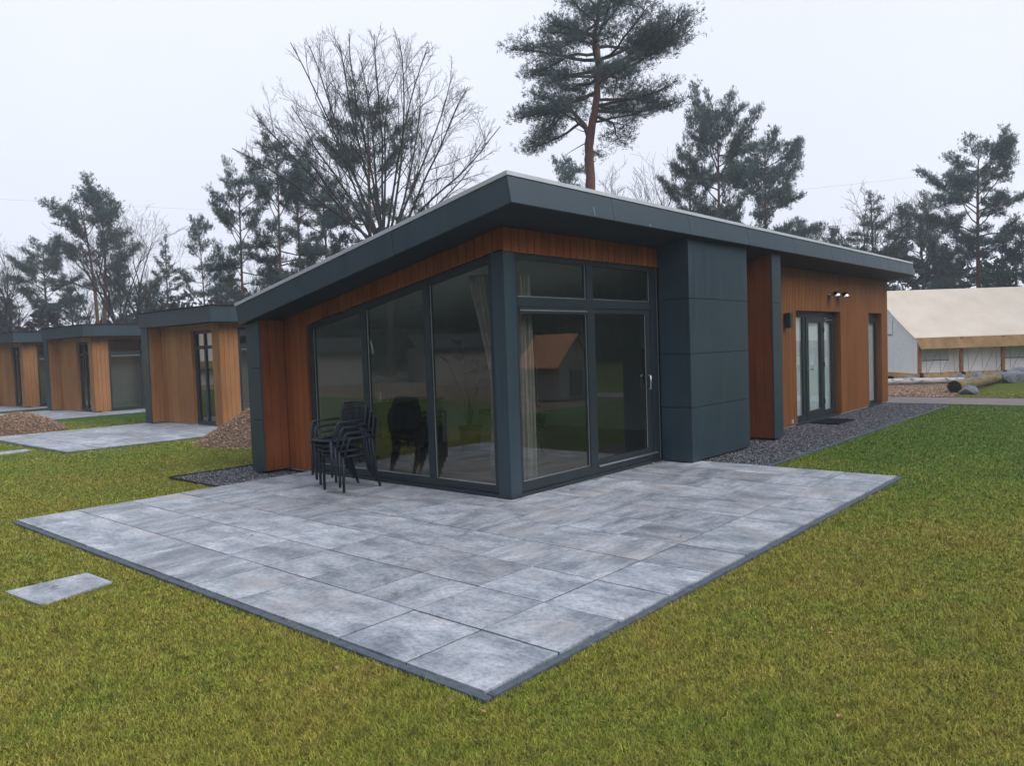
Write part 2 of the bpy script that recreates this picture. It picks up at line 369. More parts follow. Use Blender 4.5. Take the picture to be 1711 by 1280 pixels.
k = MB().box(3.565, 14.0, -1.45, -1.40, -.1, -.006, 'kerb_stone'); tag(k.build('gravel_kerb', bevel=.003), kind='structure')
k = MB().box(-1.34, -1.33, 3.985, 5.43, -.1, .004, 'steel_edge').box(-1.33, 4.0, 5.42, 5.43, -.1, .004, 'steel_edge'); tag(k.build('gravel_edging'), kind='structure')
def stones(name, rects, dens, size, mat, z, seed, flat=.6, height=None):
    rg = np.random.default_rng(seed); C = []
    for (x0, x1, y0, y1) in rects:
        n = int((x1-x0)*(y1-y0)*dens); C.append(np.stack([rg.uniform(x0, x1, n), rg.uniform(y0, y1, n), np.full(n, z)+rg.uniform(-.004, .012, n)], 1))
    C = np.concatenate(C); n = len(C)
    if height is not None: C[:, 2] += height(C[:, 0], C[:, 1])
    base = np.array([[1, 0, 0], [0, 1, 0], [-1, 0, 0], [0, -1, 0], [0, 0, 1], [0, 0, -1]], float)
    tri = np.array([[0, 1, 4], [1, 2, 4], [2, 3, 4], [3, 0, 4], [1, 0, 5], [2, 1, 5], [3, 2, 5], [0, 3, 5]])
    S = size*rg.uniform(.5, 1.25, (n, 1, 3)); S[:, :, 2] *= flat
    Vv = base[None]*S+rg.uniform(-.28, .28, (n, 6, 3))*size
    a = rg.uniform(0, 6.28, n); ca, sa = np.cos(a)[:, None], np.sin(a)[:, None]
    b_ = rg.uniform(-.7, .7, n); cb, sb = np.cos(b_)[:, None], np.sin(b_)[:, None]
    X = Vv[..., 0]*cb-Vv[..., 2]*sb; Zz = Vv[..., 0]*sb+Vv[..., 2]*cb; Y = Vv[..., 1]
    Vv = np.stack([X*ca-Y*sa, X*sa+Y*ca, Zz], -1)+C[:, None]
    F = (tri[None]+6*np.arange(n)[:, None, None]).reshape(-1, 3)
    return fast(name, Vv.reshape(-1, 3), [F], mat)
o = stones('gravel', [(3.57, 14.2, -1.39, .05), (-1.32, -.05, 3.99, 5.41), (0, 2.5, 4.75, 5.41)], 2300, .017, 'gravel_stone', -.022, 3)
tag(o, 'dark slate gravel strips along the foot of the large lodge', 'gravel', kind='stuff')
rect('road', 14.55, 16.62, -60, 60, GZ+.01, 'asphalt')
k = MB().box(14.47, 14.55, -60, 60, -.1, -.02, 'kerb_stone').box(16.62, 16.70, -60, 60, -.1, -.02, 'kerb_stone'); tag(k.build('road_kerb'), kind='structure')
rect('bare_ground', -70, -11.8, 6, 90, GZ+.006, 'mulch')
rect('side_road', -26, -19, 6, 90, GZ+.010, 'asphalt')
rect('side_mulch', 4.5, 14.4, -13, -7.2, GZ+.006, 'mulch')
rect('mulch_bed', 16.71, 24.0, -.95, 9, GZ+.008, 'mulch')
o = stones('bark_mulch', [(16.75, 21.4, -.9, 5.5)], 420, .035, 'chip', GZ+.012, 8, .35); tag(o, 'coarse bark mulch bed between the road and the safari tent', 'mulch', kind='stuff')
# ------------------------------------------------------------------ big lodge
TAN = .185; TH = math.atan(TAN)
def zs(y): return 3.15-TAN*(y+.6)          # soffit height
lodge = empty('lodge', (0, 0, 0), 0, 'large timber clad lodge with a sloping anthracite roof and corner glazing above the patio', 'lodge')
LAB = {}
TOPG = .0
# roof: local frame a (down slope), n (normal)
YA, ZA = math.cos(TH), -math.sin(TH)
def rp3(x, a, n): return (x, -.6+a*YA+n*math.sin(TH), 3.15+a*ZA+n*YA)
def rbox(mb, x0, x1, a0, a1, n0, n1, m):
    c = [(x0, a0), (x1, a0), (x1, a1), (x0, a1)]
    mb.hexa([rp3(x, a, n0) for x, a in c]+[rp3(x, a, n1) for x, a in c], m)
RX0, RX1, RA1 = -.52, 14.62, 5.42
roof = MB(); rbox(roof, RX0+.03, RX1-.03, .03, RA1-.03, .004, .25, 'soffit'); roofo = roof.build('roof', lodge)
fa = MB(); g = .004; t_ = .028
sx = [RX0, 1.32, 3.18, 5.04, 6.90, 8.76, 10.62, 12.48, RX1]
for i in range(len(sx)-1):
    rbox(fa, sx[i]+(g if i else 0), sx[i+1]-(g if i < len(sx)-2 else 0), 0, t_, 0, .277, 'panel')
    rbox(fa, sx[i]+(g if i else 0), sx[i+1]-(g if i < len(sx)-2 else 0), RA1-t_, RA1, 0, .277, 'panel')
sa_ = [t_+.001, 1.84, 3.70, RA1-t_-.001]
for i in range(3):
    for X in ((RX0, RX0+t_), (RX1-t_, RX1)): rbox(fa, X[0], X[1], sa_[i]+(g if i else 0), sa_[i+1]-(g if i < 2 else 0), 0, .277, 'panel')
rbox(fa, .92, .925, -.003, .001, .02, .12, 'chalk'); rbox(fa, 2.115, 2.122, -.003, .001, .0, .04, 'chalk')
fa.build('fascia', roofo, bevel=.0025)
fl = MB()
rbox(fl, RX0-.012, RX1+.012, -.012, .05, .281, .325, 'flashing'); rbox(fl, RX0-.012, RX1+.012, RA1-.05, RA1+.012, .281, .325, 'flashing')
rbox(fl, RX0-.012, RX0+.05, .052, RA1-.052, .281, .325, 'flashing'); rbox(fl, RX1-.05, RX1+.012, .052, RA1-.052, .281, .325, 'flashing')
rbox(fl, RX0+.052, RX1-.052, .052, RA1-.052, .25, .29, 'roof_dark')
fl.build('flashing', roofo)
# carcass (inside face white, outside dark) with openings
IN = 'inner_wall'
def zi(x, y): return zs(y)-.01
ca = MB()
FY0 = .24   # inner skin of front walls
# left wall x .03-.22 : openings y .2-3.80
zwL = lambda y: 2.765-.176*(y-.19)       # top line of left glazing
ca.boxz(.032, .22, 3.84, 4.66, .0, zi, IN)
ca.boxz(.032, .22, .02, 3.84, lambda x, y: zwL(y)+.01, zi, IN)
# right wall y .03-.22
ca.boxz(.22, 3.32, .032, .22, 2.79, zi, IN)
ca.boxz(3.32, 8.40, .032, .22, 0, zi, IN); ca.boxz(8.40, 10.97, .032, .22, 2.24, zi, IN)
ca.boxz(10.97, 12.92, .032, .22, 0, zi, IN); ca.boxz(12.92, 13.96, .032, .22, 2.24, zi, IN); ca.boxz(13.96, 14.42, .032, .22, 0, zi, IN)
# back wall with a small window, end wall, partitions
ca.boxz(.22, 5.35, 4.45, 4.66, 0, zi, IN); ca.boxz(5.35, 5.95, 4.45, 4.66, 0, .5, IN); ca.boxz(5.35, 5.95, 4.45, 4.66, 2.0, zi, IN); ca.boxz(5.95, 14.42, 4.45, 4.66, 0, zi, IN)
ca.boxz(14.22, 14.42, .22, 4.45, 0, zi, IN)
ca.boxz(6.3, 6.4, .22, 4.45, 0, zi, IN); ca.boxz(11.6, 11.7, .22, 4.45, 0, zi, IN)
ca.build('wall', lodge)
MB().box(.22, 14.22, .22, 4.45, -.02, .03, 'inner_floor').build('floor', lodge)
MB().boxz(.22, 14.22, .22, 4.45, lambda x, y: zs(y)-.12, lambda x, y: zs(y)-.012, 'inner_wall').build('ceiling', lodge)
# plinth
pl = MB().box(.05, 14.40, .05, 4.64, -.1, -.001, 'dark_plinth').box(.01, .05, .2, 3.82, -.1, .0, 'dark_plinth'); pl.build('plinth', lodge)
# timber boards
def boards_x(mb, xo, y0, y1, w, zb, zt, mat, dir_=1, t=.026):
    """boards on a plane facing -x, outer face at xo"""
    n = max(1, round((y1-y0)/w)); w = (y1-y0)/n
    for i in range(n):
        a, c = y0+i*w+.006, y0+(i+1)*w-.006
        mb.boxz(xo, xo+t, a, c, (lambda x, y: zb(y)) if callable(zb) else zb, (lambda x, y: zt(y)) if callable(zt) else zt, mat)
def boards_y(mb, yo, x0, x1, w, zb, zt, mat, t=.026, gap=.006):
    n = max(1, round((x1-x0)/w)); w = (x1-x0)/n
    for i in range(n): mb.boxz(x0+i*w+gap, x0+(i+1)*w-gap, yo, yo+t, zb, zt, mat)
zt = lambda y: zs(y)-.003
cl = MB()
boards_x(cl, 0, .028, 3.82, .135, lambda y: zwL(y)+.0, zt, 'wood')
boards_x(cl, 0, 3.822, 4.38, .135, .03, zt, 'wood')
cl.build('left_cladding', lodge, bevel=.002)
cr = MB(); boards_y(cr, 0, 0.0, 3.298, .135, 2.77, zs(0)-.004, 'wood'); cr.build('front_cladding', lodge, bevel=.002)
cr = MB(); boards_y(cr, 0, 5.2, 6.14, .135, .03, zs(0)-.004, 'wood'); cr.build('recess_cladding', lodge, bevel=.002)
# dark backing behind board gaps
bk = MB(); bk.boxz(.027, .031, .03, 3.82, lambda x, y: zwL(y)+.012, lambda x, y: zt(y), 'black').boxz(.027, .031, 3.83, 4.38, .03, lambda x, y: zt(y), 'black')
bk.box(.03, 3.3, .027, .031, 2.78, zs(0)-.02, 'black').box(3.31, 8.4, .027, .031, .03, zs(0)-.02, 'black').box(8.4, 10.97, .027, .031, 2.25, zs(0)-.02, 'black').box(10.97, 12.92, .027, .031, .03, zs(0)-.02, 'black').box(12.92, 13.96, .027, .031, 2.25, zs(0)-.02, 'black').box(13.96, 14.42, .027, .031, .03, zs(0)-.02, 'black')
bk.build('membrane', lodge)
ce = MB(); W = .075
boards_y(ce, 0, 6.53, 8.42, W, .03, zs(0)-.004, 'wood_light', gap=.0075); boards_y(ce, 0, 8.42, 10.95, W, 2.23, zs(0)-.004, 'wood_light', gap=.0075)
boards_y(ce, 0, 10.95, 12.93, W, .03, zs(0)-.004, 'wood_light', gap=.0075); boards_y(ce, 0, 12.93, 13.95, W, 2.23, zs(0)-.004, 'wood_light', gap=.0075)
boards_y(ce, 0, 13.95, 14.45, W, .03, zs(0)-.004, 'wood_light', gap=.0075)
for X0, X1 in ((8.42, 10.95), (12.93, 13.95)):      # timber reveals
    ce.box(X1, X1+.02, .027, .2, .03, 2.23, 'wood_light').box(X0-.02, X0, .027, .2, .03, 2.23, 'wood_light').box(X0, X1, .027, .2, 2.231, 2.25, 'wood_light')
ce.build('entrance_cladding', lodge, bevel=.002)
cb = MB()
n = 34
for i in range(n): cb.boxz(14.422, 14.448, .03+4.62*i/n+.002, .03+4.62*(i+1)/n-.002, .03, lambda x, y: zt(y), 'wood_light')
n = 100
for i in range(n):
    a, c_ = .03+14.4*i/n+.002, .03+14.4*(i+1)/n-.002
    if a < 5.35-.1 or a > 5.95: cb.box(a, c_, 4.662, 4.69, .03, zs(4.69)-.003, 'wood')
cb.build('rear_cladding', lodge)
# reveal boards at left end of the left glazing
rv = MB(); rv.boxz(.028, .1, 3.822, 3.845, .03, lambda x, y: zwL(y), 'wood'); rv.build('window_reveal', lodge)
# wing walls
def wing_left():
    mb = MB(); boards = 3
    xs_ = [-.395, -.26, -.125, -.001]
    for i in range(3): mb.boxz(xs_[i]+.002, xs_[i+1]-.002, 4.38, 4.405, .03, lambda x, y: zs(y)-.003, 'wood')
    mb.boxz(-.392, .03, 4.405, 4.685, .03, lambda x, y: zs(y)-.003, 'black')
    o = mb.build('wing_wall', lodge, bevel=.002)
    e = MB(); H = [.02, .775, 1.53, None]
    for i in range(3):
        b0 = H[i]+.004; top = (lambda x, y: zs(y)-.003) if H[i+1] is None else H[i+1]-.004
        e.boxz(-.42, -.395, 4.372, 4.712, b0, top, 'panel'); e.boxz(-.395, .03, 4.687, 4.712, b0, top, 'panel')
    e.build('end_panel', o, bevel=.002)
wing_left()
def wing_right():
    mb = MB(); ys_ = [-.455, -.31, -.155, -.001]
    for i in range(3): mb.boxz(6.16, 6.186, ys_[i]+.002, ys_[i+1]-.002, .03, lambda x, y: zs(y)-.003, 'wood')
    mb.boxz(6.186, 6.495, -.452, .03, .03, lambda x, y: zs(y)-.003, 'black')
    o = mb.build('wing_wall', lodge, bevel=.002)
    e = MB(); H = [.02, .775, 1.53, 2.30, None]
    for i in range(4):
        b0 = H[i]+.004; top = (lambda x, y: zs(y)-.003) if H[i+1] is None else H[i+1]-.004
        e.boxz(6.152, 6.522, -.48, -.455, b0, top, 'panel'); e.boxz(6.497, 6.522, -.455, -.001, b0, top, 'panel')
    e.build('end_panel', o, bevel=.002)
wing_right()
bx = MB(); H = [.012, .775, 1.53, 2.30, None]
bx.boxz(3.33, 5.15, -.45, .03, .012, lambda x, y: zs(y)-.006, 'black')
for i in range(4):
    b0 = H[i]+.004; top = (lambda x, y: zs(y)-.003) if H[i+1] is None else H[i+1]-.004
    bx.boxz(3.30, 5.18, -.48, -.452, b0, top, 'panel'); bx.boxz(3.30, 3.328, -.4515, -.001, b0, top, 'panel'); bx.boxz(5.152, 5.18, -.4515, -.001, b0, top, 'panel')
bx.build('panelled_wall', lodge, bevel=.002)
# corner post
cp = MB().box(.004, .19, .004, .19, .0, 2.765, 'panel').box(-.004, .2, -.004, .2, -.06, .03, 'frame'); cp.build('corner_post', lodge, bevel=.003)
# left glazing (plane x ~ .03..)
def window_left():
    XF = .035; D = .07; mb = MB(); y0, y1 = .192, 3.82; zb = .045
    fw = .085
    ztop = lambda x, y: zwL(y)-.004; zin = lambda x, y: zwL(y)-.004-fw
    mb.box(XF, XF+D, y0, y1, zb, zb+.085, 'frame'); mb.boxz(XF, XF+D, y0, y1, zin, ztop, 'frame')
    for a, c_ in ((y0, y0+.075), (1.265, 1.37), (2.50, 2.605), (y1-.1, y1)):
        mb.boxz(XF, XF+D, a, c_, zb+.086, lambda x, y: zin(x, y)-.001, 'frame')
    mb.box(.005, XF+D, y0, y1, .002, .042, 'frame')
    # thin inner glazing beads
    for a, c_ in ((.267, 1.265), (1.37, 2.50), (2.605, 3.72)):
        mb.box(XF+.022, XF+.03, a+.001, c_-.001, zb+.087, zb+.098, 'aluminium')
        mb.boxz(XF+.022, XF+.03, c_-.012, c_-.001, zb+.1, lambda x, y: zin(x, y)-.003, 'aluminium')
    o = mb.build('window', lodge, bevel=.003)
    gl = MB()
    for a, c_ in ((.26, 1.27), (1.36, 2.51), (2.60, 3.73)):
        gl.poly([(XF+.034, c_, zb+.08), (XF+.034, a, zb+.08), (XF+.034, a, zin(0, a)+.01), (XF+.034, c_, zin(0, c_)+.01)], 'glass')
    gl.build('pane', o)
window_left()
def window_right():
    YF = .035; D = .07; x0, x1 = .195, 3.298; mb = MB()
    mb.box(x0, x1, YF, YF+D, .045, .155, 'frame').box(x0, x1, YF, YF+D, 2.70, 2.766, 'frame').box(x0+.065, 3.13, YF, YF+D, 2.165, 2.275, 'frame')
    mb.box(x0, x0+.064, YF, YF+D, .156, 2.699, 'frame').box(3.131, x1, YF, YF+D, .156, 2.699, 'frame')
    mb.box(1.60, 1.73, YF, YF+D, .156, 2.164, 'frame').box(1.605, 1.735, YF, YF+D, 2.276, 2.699, 'frame')
    mb.box(x0, x1, .005, YF+D, .002, .042, 'frame')
    mb.box(.27, 1.595, YF-.012, YF-.001, 2.085, 2.16, 'frame'); mb.box(.28, 1.58, YF-.016, YF-.0125, 2.115, 2.128, 'aluminium')
    for a, c_, zb, zt_ in ((.262, 1.598, .158, 2.16), (.262, 1.603, 2.277, 2.697), (1.737, 3.129, 2.277, 2.697)):
        mb.box(c_-.011, c_, YF+.02, YF+.028, zb, zt_, 'aluminium'); mb.box(a, c_-.012, YF+.02, YF+.028, zb, zb+.01, 'aluminium')
    o = mb.build('window', lodge, bevel=.003)
    gl = MB()
    for a, c_, zb, zt_ in ((.25, 1.61, .15, 2.17), (.25, 1.61, 2.27, 2.705), (1.73, 3.135, 2.27, 2.705)):
        gl.poly([(a, YF+.034, zb), (c_, YF+.034, zb), (c_, YF+.034, zt_), (a, YF+.034, zt_)], 'glass')
    gl.build('pane', o)
    # sliding door leaf
    d = MB(); y = YF+.012
    d.box(1.731, 3.130, y, y+.045, .157, .215, 'frame').box(1.731, 3.130, y, y+.045, 2.10, 2.163, 'frame').box(1.731, 1.775, y, y+.045, .216, 2.099, 'frame').box(3.01, 3.130, y, y+.045, .216, 2.099, 'frame')
    d.box(3.0, 3.009, y+.01, y+.018, .22, 2.09, 'aluminium'); d.box(1.74, 3.2, .006, .034, .128, .150, 'aluminium')
    do = d.build('sliding_door', lodge, bevel=.003)
    MB().poly([(1.77, y+.03, .21), (3.015, y+.03, .21), (3.015, y+.03, 2.105), (1.77, y+.03, 2.105)], 'glass').build('pane', do)
    MB().tube([(3.03, y-.002, 1.25), (3.03, y-.045, 1.24), (3.03, y-.05, 1.15), (3.03, y-.045, 1.06), (3.03, y-.002, 1.05)], .011, 8, 'aluminium').build('handle', do)
window_right()
def entrance():
    Y = .13; D = .032; x0, x1 = 8.42, 10.948; mb = MB()
    mb.box(x0, x1, Y, Y+D, .03, .085, 'frame').box(x0, x1, Y, Y+D, 2.11, 2.229, 'frame')
    for a, c_ in ((x0, x0+.08), (9.10, 9.24), (10.22, 10.32), (10.78, x1)): mb.box(a, c_, Y, Y+D, .086, 2.109, 'frame')
    mb.box(8.5, 9.1, Y, Y+D, .086, .15, 'frame').box(10.32, 10.78, Y, Y+D, .086, .15, 'frame')
    mb.box(x0, x1, .02, Y+D, -.01, .028, 'frame').box(10.32, 10.78, Y-.01, Y-.001, 2.02, 2.09, 'frame').box(10.33, 10.77, Y-.013, Y-.0105, 2.05, 2.065, 'aluminium')
    o = mb.build('window', lodge, bevel=.003)
    for a, c_ in ((8.49, 9.11), (10.31, 10.79)): MB().poly([(a, Y+.02, .14), (c_, Y+.02, .14), (c_, Y+.02, 2.12), (a, Y+.02, 2.12)], 'glass_small').build('pane', o)
    d = MB(); y = Y-.012
    d.box(9.245, 10.215, y, y+.042, .088, .20, 'frame').box(9.245, 10.215, y, y+.042, 2.0, 2.107, 'frame').box(9.245, 9.39, y, y+.042, .201, 1.999, 'frame').box(10.09, 10.215, y, y+.042, .201, 1.999, 'frame')
    for z in (.35, 1.12, 1.85): d.tube([(10.235, y-.012, z-.05), (10.235, y-.012, z+.05)], .014, 8, 'frame')
    d.box(9.4, 10.08, y+.02, y+.028, .202, .212, 'aluminium')
    do = d.build('door', lodge, bevel=.003)
    MB().poly([(9.38, y+.035, .19), (10.10, y+.035, .19), (10.10, y+.035, 2.01), (9.38, y+.035, 2.01)], 'glass_small').build('pane', do)
    MB().tube([(9.31, y, 1.05), (9.31, y-.05, 1.05), (9.33, y-.058, 1.05), (9.45, y-.058, 1.05)], .010, 8, 'steel').box(9.295, 9.325, y-.006, y-.001, .95, 1.12, 'steel').build('handle', do)
    # tall side window
    mb = MB(); x0, x1 = 12.93, 13.948
    mb.box(x0, x1, Y, Y+D, .03, .11, 'frame').box(x0, x1, Y, Y+D, 2.0, 2.229, 'frame').box(x0, x0+.07, Y, Y+D, .111, 1.999, 'frame').box(x1-.07, x1, Y, Y+D, .111, 1.999, 'frame')
    mb.box(x0, x1, .02, Y+D, -.01, .028, 'frame').tube([(13.05, Y-.001, 1.03), (13.05, Y-.04, 1.03), (13.14, Y-.045, 1.03)], .008, 6, 'steel')
    o = mb.build('window', lodge, bevel=.003)
    MB().poly([(x0+.06, Y+.02, .1), (x1-.06, Y+.02, .1), (x1-.06, Y+.02, 2.01), (x0+.06, Y+.02, 2.01)], 'glass_small').build('pane', o)
    # rear window
    mb = MB().box(5.35, 5.95, 4.5, 4.56, .5, .56, 'frame').box(5.35, 5.95, 4.5, 4.56, 1.94, 2.0, 'frame').box(5.35, 5.41, 4.5, 4.56, .561, 1.939, 'frame').box(5.89, 5.95, 4.5, 4.56, .561, 1.939, 'frame')
    o = mb.build('window', lodge); MB().poly([(5.40, 4.53, .55), (5.9, 4.53, .55), (5.9, 4.53, 1.95), (5.40, 4.53, 1.95)], 'glass_small').build('pane', o)
entrance()
MB().box(8.10, 8.21, -.006, -.001, .06, .15, 'aluminium').box(8.115, 8.195, -.012, -.0065, .075, .135, 'flashing').build('outside_socket', lodge, bevel=.002)
# ------------------------------------------------------------------ wall lamps, doormat
def dome_lamp(x, z, label):
    t = empty('wall_lamp', (x, 0, z), 0, label, 'wall lamp', 'steel dome lamps over the entrance')
    MB().tube([(0, -.001, 0), (0, -.02, 0)], .045, 20, 'steel').tube([(0, -.02, 0), (0, -.11, .02), (0, -.13, .04)], .012, 8, 'steel').build('bracket', t)
    mb = MB()
    def f(u, v):
        a = u*2*math.pi; r = .115*math.sin(v*math.pi/2); return (r*math.cos(a), -.135+r*math.sin(a), .065-.105*v**1.6)
    mb.grid(f, 24, 8, 'steel')
    mb.build('shade', t)
    g = MB(); g.grid(lambda u, v: (.045*math.sin(v*math.pi)*math.cos(u*6.2832), -.135+.045*math.sin(v*math.pi)*math.sin(u*6.2832), -.02+.05*math.cos(v*math.pi)), 12, 6, 'window_film'); g.build('bulb', t)
dome_lamp(10.25, 2.58, 'left one of the two steel dome lamps on the cladding above the entrance')
dome_lamp(10.80, 2.58, 'right one of the two steel dome lamps on the cladding above the entrance')
t = empty('wall_lamp', (7.86, 0, 2.03), 0, 'small dark box lamp on the cladding between the dark pillar and the entrance', 'wall lamp')
MB().box(-.035, .035, -.02, -.001, -.05, .05, 'frame').build('bracket', t)
MB().box(-.06, .06, -.13, -.021, -.14, .14, 'frame').box(-.045, .045, -.118, -.03, -.142, -.1405, 'window_film').build('lamp_body', t, bevel=.004)
t = MB(); t.box(0, 1.0, 0, .55, 0, .02, 'mat_rubber')
for i in range(24): t.box(.03+i*.04, .05+i*.04, .02, .53, .0201, .024, 'mat_rubber')
o = t.build('doormat', bevel=.003, loc=(8.95, -.60, -.008)); tag(o, 'black rubber doormat lying on the gravel before the entrance', 'doormat')
# ------------------------------------------------------------------ interior
def curtain(name, fn, label, mat='curtain', n=70, m=24, tie=None):
    mb = MB(); mb.grid(fn, n, m, mat); o = mb.build(name); return tag(o, label, 'curtain')
def cur1(u, v):      # gathered curtain by the corner in the left window, tied back low
    z = .12+v*(2.45)
    k = max(0, min(1, (z-1.25)/1.3)); wdt = .13+.38*k**1.2 if z > 1.25 else .13+.05*(1.25-z)
    y = .34+u*wdt; x = .26+.035*math.sin(u*46)*(.6+.4*k)+.03*math.sin(u*19+z)
    return (x, y, z)
curtain('curtain', cur1, 'beige curtain gathered to a tie in the left window beside the corner post')
def cur2(u, v):
    z = .06+v*2.5; x = .50+u*.26; y = .26+.03*math.sin(u*34)+.015*math.sin(u*11+z*1.3); return (x, y, z)
curtain('curtain', cur2, 'beige curtain hanging straight behind the large front pane beside the corner post')
def cur3(u, v):
    z = .05+v*2.15; x = 8.45+u*2.5; y = .195+.014*math.sin(u*150); return (x, y, z)
curtain('curtain', cur3, 'white net curtain behind the glazed entrance door', 'sheer', 200, 4)
def cur4(u, v):
    z = .05+v*2.15; x = 12.9+u*1.1; y = .195+.014*math.sin(u*70); return (x, y, z)
curtain('curtain', cur4, 'white net curtain behind the tall narrow window right of the entrance', 'sheer', 90, 4)
t = empty('sideboard', (1.75, 3.95, .03), 0, 'dark wood sideboard standing behind the middle left pane', 'sideboard')
MB().box(-.75, .75, -.25, .25, .10, .85, 'dark_wood').build('cabinet', t, bevel=.005)
MB().box(-.78, .78, -.28, .28, .851, .885, 'dark_wood').build('top', t, bevel=.005)
for x in (-.7, .66):
    for y in (-.22, .18): MB().box(x, x+.04, y, y+.04, 0, .099, 'black').build('leg', t)
t = empty('lantern', (1.35, 3.9, .916), 0, 'metal lantern standing on the dark sideboard', 'lantern')
mb = MB()
for x in (-.09, .075):
    for y in (-.09, .075): mb.box(x, x+.015, y, y+.015, 0, .3, 'aluminium')
mb.box(-.1, .1, -.1, .1, -.0, .012, 'aluminium').box(-.1, .1, -.1, .1, .301, .315, 'aluminium'); mb.build('cage', t)
MB().tube([(-.06, 0, .316), (-.06, 0, .40), (0, 0, .44), (.06, 0, .40), (.06, 0, .316)], .006, 6, 'aluminium').build('handle', t)
MB().tube([(0, 0, .013), (0, 0, .16)], .035, 14, 'white_board').build('candle', t)
t = empty('potted_plant', (2.75, 3.3, .03), 0, 'large leaved pot plant behind the left glazing', 'plant')
MB().tube([(0, 0, 0), (0, 0, .4)], [.15, .2], 20, 'dark_wood').build('pot', t)
mb = MB(); rnd = random.Random(8)
for i in range(11):
    a = rnd.uniform(0, 6.28); hgt = rnd.uniform(.75, 1.75); o_ = rnd.uniform(.15, .5)
    tip = Vector((math.cos(a)*o_, math.sin(a)*o_, hgt)); mid = Vector((math.cos(a)*o_*.3, math.sin(a)*o_*.3, hgt*.6))
    mb.tube([(0, 0, .38), mid, tip], [.012, .009, .005], 6, 'leaf_indoor')
    d = Vector((math.cos(a)*.5, math.sin(a)*.5, .65)).normalized(); s_ = Vector((-math.sin(a), math.cos(a), 0)); L = rnd.uniform(.3, .5)
    mb.grid(lambda u, v: tip+d*(u*L)-Vector((0, 0, 1))*(u*u*.22)+s_*((v-.5)*.22*math.sin(min(1, u*.97+.03)*math.pi)), 8, 4, 'leaf_indoor')
mb.build('foliage', t)
def armchair(x, y, rz, label, mat='black'):
    t = empty('armchair', (x, y, .03), rz, label, 'chair', 'shell armchairs inside the large lodge')
    mb = MB()
    mb.grid(lambda u, v: (.30*math.cos(math.pi*(u*1.2-.1))*(1+.12*v), .28*math.sin(math.pi*(u*1.2-.1))*(1+.15*v), .42+(.42*v)*(.45+.55*math.sin(math.pi*u))), 20, 6, mat)
    mb.build('backrest', t)
    MB().tube([(0, 0, .38), (0, 0, .40), (0, 0, .45)], [.22, .29, .27], 20, mat).build('seat', t)
    for k_ in range(4):
        a = math.pi/4+k_*math.pi/2; MB().tube([(.12*math.cos(a), .12*math.sin(a), .40), (.25*math.cos(a), .25*math.sin(a), 0)], .011, 6, 'black').build('leg', t)
armchair(1.15, 3.1, -1.2, 'dark shell armchair in front of the sideboard inside the lodge')
armchair(2.9, 2.2, -.3, 'dark shell armchair standing furthest right behind the left glazing')
armchair(.75, 3.55, .5, 'dark shell armchair behind the stack of garden chairs, inside the glazing')
t = empty('dining_table', (2.3, 1.9, .03), 0, 'low dark oval table behind the large front pane', 'table')
MB().tube([(0, 0, .70), (0, 0, .74)], .55, 30, 'dark_wood').build('tabletop', t, bevel=.004)
MB().tube([(0, 0, 0), (0, 0, .03), (0, 0, .08), (0, 0, .69)], [.28, .26, .05, .05], 16, 'black').build('pedestal', t)
t = empty('television', (6.28, 1.5, 1.25), 0, 'flat black television on the inner wall behind the sliding door', 'television')
MB().box(-.045, -.005, -.6, .6, -.35, .35, 'black').build('casing', t, bevel=.003)
MB().box(-.048, -.0455, -.58, .58, -.33, .33, 'plastic').build('screen', t)
